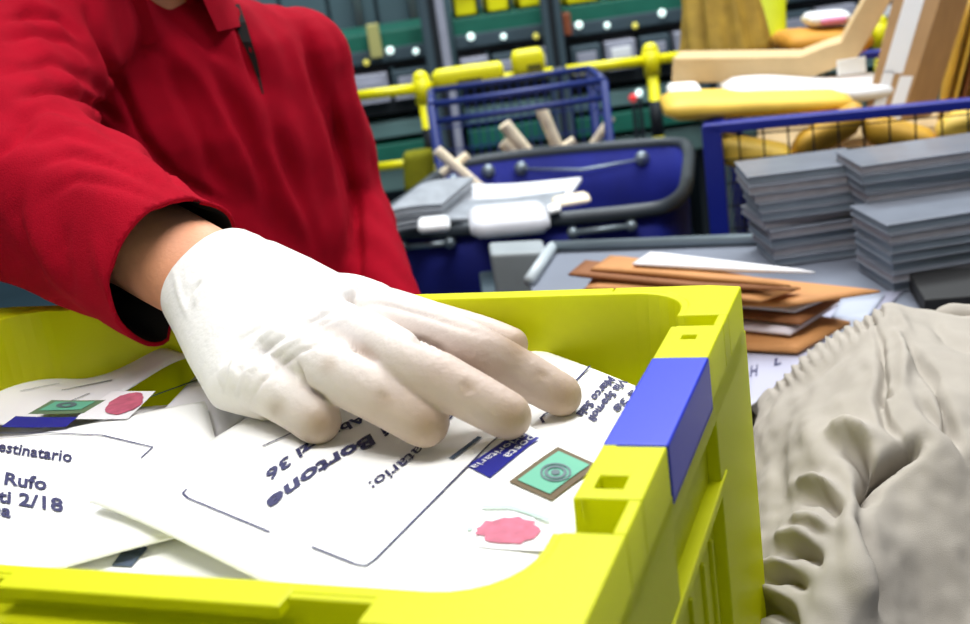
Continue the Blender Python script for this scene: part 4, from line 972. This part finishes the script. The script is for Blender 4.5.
# ------------------------------------------------------------------ blue wire cage trolley
ca = PY(430, 101, 2.45); cb_ = PY(604, 84, 2.45); zc = (ca.z+cb_.z)/2; cage = empty('cage_trolley', ((ca.x+cb_.x)/2, 2.6, 0), 'blue wire cage trolley behind the hamper holding cardboard tubes', 'trolley')
x0, x1, y0, y1 = ca.x, cb_.x, 2.45, 2.68
for x, y in ((x0, y0), (x1, y0), (x0, y1), (x1, y1)):
    MB().tube([(x, y, .12), (x, y, zc)], .009, 10).build('post', BLUEC, cage, smooth=True); MB().tube([(x-.012, y, .06), (x+.012, y, .06)], .06, 14).build('caster', DGREY, cage, smooth=True)
for a, c in (((x0, y0, zc), (x1, y0, zc)), ((x0, y1, zc), (x1, y1, zc)), ((x0, y0, zc), (x0, y1, zc)), ((x1, y0, zc), (x1, y1, zc)), ((x0, y0, zc-.035), (x1, y0, zc-.035)), ((x1, y0, zc-.03), (x1, y1, zc-.03))):
    MB().tube([a, c], .0065, 8).build('bar', BLUEC, cage, smooth=True)
MB().box((x0, y0, .12), (x1, y1, .15)).build('deck', BLUEC, cage)
wm = MB(); k = x0+.018
while k < x1:
    wm.tube([(k, y1, .15), (k+.02, y1, zc)], .0022, 4); wm.tube([(k, y0, .15), (k, y0, .70)], .0022, 4); k += .019
for z in np.arange(.2, zc, .05): wm.tube([(x0, y1, z), (x1, y1, z)], .0022, 4); wm.tube([(x1, y0, z), (x1, y1, z)], .0022, 4); wm.tube([(x0, y0, z), (x0, y1, z)], .0022, 4)
wm.build('wire_mesh', BLUEC, cage)['kind'] = 'stuff'
def ctube(a, c, r, label, Y=2.56):
    A = PY(*a, Y); B = PY(*c, Y); d = (B-A).normalized(); t = (A.z-.16)/max(.2, -d.z); B2 = A+d*min(t, (A-B).length+.12)
    o = MB().tube([A, A.lerp(B2, .5), B2], r, 12).build('cardboard_tube', WOOD, None, smooth=False); tag(o, label, 'tube')
ctube((540, 106), (562, 158), .013, 'tallest cream cardboard tube sticking out behind the hamper')
ctube((504, 124), (535, 162), .014, 'cream cardboard tube leaning left behind the hamper')
ctube((503, 142), (528, 162), .013, 'short cream cardboard tube below the left-leaning one')
ctube((612, 117), (585, 156), .009, 'thin cream tube leaning right behind the hamper')
ctube((575, 140), (550, 158), .010, 'low cream tube between the tall and the right-leaning one')
ctube((437, 150), (462, 172), .010, 'cream tube at the hamper\'s far left corner', 2.32)
ctube((468, 155), (450, 168), .008, 'thin cream tube crossing the one at the left corner', 2.34)
o = MB().box((x0+.03, 2.48, .152), (x1-.03, 2.66, .74)).build('carton', CARD, None, bevel=.004); tag(o, 'brown carton inside the blue cage trolley under the tubes', 'box')

# ------------------------------------------------------------------ sorting machine far behind
def conv(px0, px1, ytop, Y, idx, crates, label, bins):
    """a module of the sorting line; ytop: photo height of its belt at px0"""
    a = PY(px0, ytop, Y); c = PY(px1, ytop-(px1-px0)*.145, Y); z = (a.z+c.z)/2; x0, x1 = a.x, c.x; w = x1-x0; s = Y/1220*1.04
    o = empty('sorting_conveyor', ((x0+x1)/2, Y+.3, 0), label, 'conveyor')
    MB().box((x0, Y, z-16*s), (x1, Y+.5, z), ).build('belt', GREEN, o, bevel=.004)
    MB().box((x0, Y-.03, z-27*s), (x1, Y+.0, z-15*s)).build('side_rail', SLATE, o, bevel=.003)
    MB().box((x0, Y+.02, z-34*s), (x1, Y+.5, z-27*s)).build('under_frame', DSLATE, o)
    n = max(3, int(w/.09))
    for k in range(n):
        xx = x0+w*(k+.5)/n; zz = z-(21+4*((k*7) % 3-1))*s
        MB().sphere((xx, Y-.035, zz), .011 if k % 3 else .014, 10).build('indicator_lamp', LAMPY if k % 4 == 2 else LAMPW, o, smooth=True)
    for k in range(bins):
        xa = x0+w*(k+.06)/bins; xb = x0+w*(k+.94)/bins
        bo = MB().box((xa, Y-.06, z-58*s), (xb, Y+.3, z-36*s)).build('drawer', LGREY if (k+idx) % 2 else SLATE, o, bevel=.006)
        MB().box((xa+.02, Y-.068, z-52*s), (xb-.02, Y-.058, z-42*s)).build('drawer_front', WHITE if (k+idx) % 3 == 0 else LGREY, bo, bevel=.003)
        MB().box((xa, Y-.075, z-62*s), (xb, Y-.05, z-59*s)).build('ledge', LGREY, bo)
    MB().box((x0, Y, z-76*s), (x1, Y+.5, z-64*s)).build('lower_frame', DSLATE, o)
    MB().box((x0, Y-.02, z-98*s), (x1, Y+.5, z-84*s)).build('lower_shelf', mat('pale_teal_panel', (120, 156, 156), .5, .1, 10), o, bevel=.004)
    MB().box((x0, Y-.04, z-122*s), (x1, Y+.5, z-104*s)).build('lower_belt', GREEN, o, bevel=.004)
    MB().box((x0, Y-.02, z-150*s), (x1, Y+.5, z-128*s)).build('lower_panel', mat('grey_teal_panel', (96, 124, 122), .5, .1, 10), o, bevel=.004)
    for xx in (x0, x1-.05): MB().box((xx, Y+.05, 0), (xx+.05, Y+.45, z-20*s)).build('leg', DSLATE, o)
    for k in range(crates):
        xa = x0+w*(k+.08)/crates; xb = x0+w*(k+.86)/crates
        cz = z+.001; hh = .11+.02*(k % 2)
        c_o = empty('yellow_crate', ((xa+xb)/2, Y+.2, cz), 'small yellow crate far off, %s on the %s' % (['leftmost', 'second', 'third', 'rightmost'][k if k < crates-1 else 3], ['left conveyor', 'middle conveyor', 'right conveyor', 'farthest conveyor'][idx]), 'crate', 'yellow crates on the conveyors')
        bb = MB(); bb.box((xa, Y+.03, cz), (xb, Y+.04, cz+hh)); bb.box((xa, Y+.36, cz), (xb, Y+.37, cz+hh)); bb.box((xa, Y+.03, cz), (xa+.01, Y+.37, cz+hh)); bb.box((xb-.01, Y+.03, cz), (xb, Y+.37, cz+hh)); bb.box((xa, Y+.03, cz), (xb, Y+.37, cz+.01))
        bb.build('crate_wall', YRAIL, c_o); rm = MB(); rm.box((xa-.012, Y+.015, cz+hh-.02), (xb+.012, Y+.03, cz+hh)); rm.build('rim', YRAIL, c_o, bevel=.002)
    return o
conv(300, 425, 44, 4.6, 0, 0, 'green-belted sorting conveyor behind the left end of the yellow rail', 3)
conv(452, 548, 20, 4.6, 1, 3, 'green-belted sorting conveyor in the middle, between two grey pillars', 3)
conv(562, 700, 8, 4.6, 2, 3, 'green-belted sorting conveyor right of the second pillar', 4)
conv(720, 985, -18, 4.9, 3, 4, 'green-belted sorting conveyor behind the parcel heap', 6)
for i, (px, w_) in enumerate(((436, .045), (554, .035), (708, .04))):
    p = PY(px, 40, 4.5); po = empty('machine_pillar', (p.x, 4.5, 0), 'grey steel pillar of the sorting machine, %s' % ['left of the middle conveyor', 'between middle and right conveyor', 'behind the golden sack'][i], 'pillar')
    MB().box((p.x-w_, 4.47, 0), (p.x-w_*.3, 4.53, 2.6)).build('upright', SLATE, po, bevel=.004); MB().box((p.x+w_*.3, 4.47, 0), (p.x+w_, 4.53, 2.6)).build('upright', LGREY if i == 0 else SLATE, po, bevel=.004); MB().box((p.x-w_*.3, 4.49, 0), (p.x+w_*.3, 4.52, 2.6)).build('web', DSLATE, po)
# panels over the left conveyor
pb = PY(345, 28, 5.3)
pn = empty('machine_housing', (pb.x+.1, 5.4, 0), 'tall slate machine housing behind the left conveyor', 'machine')
for k in range(6): MB().box((pb.x-.45+k*.2, 5.3, .5), (pb.x-.45+k*.2+.185, 5.34, 2.2)).build('panel', mat('teal_grey_panel', (74, 98, 106), .5, .1, 6), pn, bevel=.005)
MB().box((pb.x-.5, 5.34, 0), (pb.x+.75, 5.8, 2.2)).build('cabinet_body', SLATE, pn)
for px in (357, 412): q = PY(px, 6, 5.26); MB().tube([(q.x, 5.27, .9), (q.x, 5.27, 2.2)], .018, 8).build('pipe', mat('pale_pipe', (170, 186, 190), .4), pn, smooth=True)
q = PY(374, 42, 4.5); o = MB().box((q.x-.022, 4.53, q.z-.06), (q.x+.022, 4.58, q.z+.06)).build('control_box', mat('beige_plastic', (180, 176, 110), .5), None, bevel=.004); tag(o, 'beige upright control box on the left conveyor', 'box')
q = PY(568, 22, 4.5); o = MB().box((q.x-.014, 4.53, q.z-.05), (q.x+.014, 4.58, q.z+.03)).build('control_box', mat('rust_plastic', (150, 80, 50), .5), None, bevel=.004); tag(o, 'small rust-orange box beside the second pillar', 'box')
q = PY(633, 98, 4.3); o = MB().sphere(q, .015, 12).build('warning_lamp', LAMPR, None, smooth=True); MB().tube([(q.x, q.y, 0), (q.x, q.y, q.z-.02)], .008, 8).build('pole', DSLATE, o); tag(o, 'small red lamp beyond the right rail post', 'lamp')
q = PY(639, 93, 4.3); o = MB().sphere(q, .013, 12).build('warning_lamp', LAMPW, None, smooth=True); MB().tube([(q.x, q.y, 0), (q.x, q.y, q.z-.02)], .008, 8).build('pole', DSLATE, o); tag(o, 'small white lamp beside the red lamp', 'lamp')
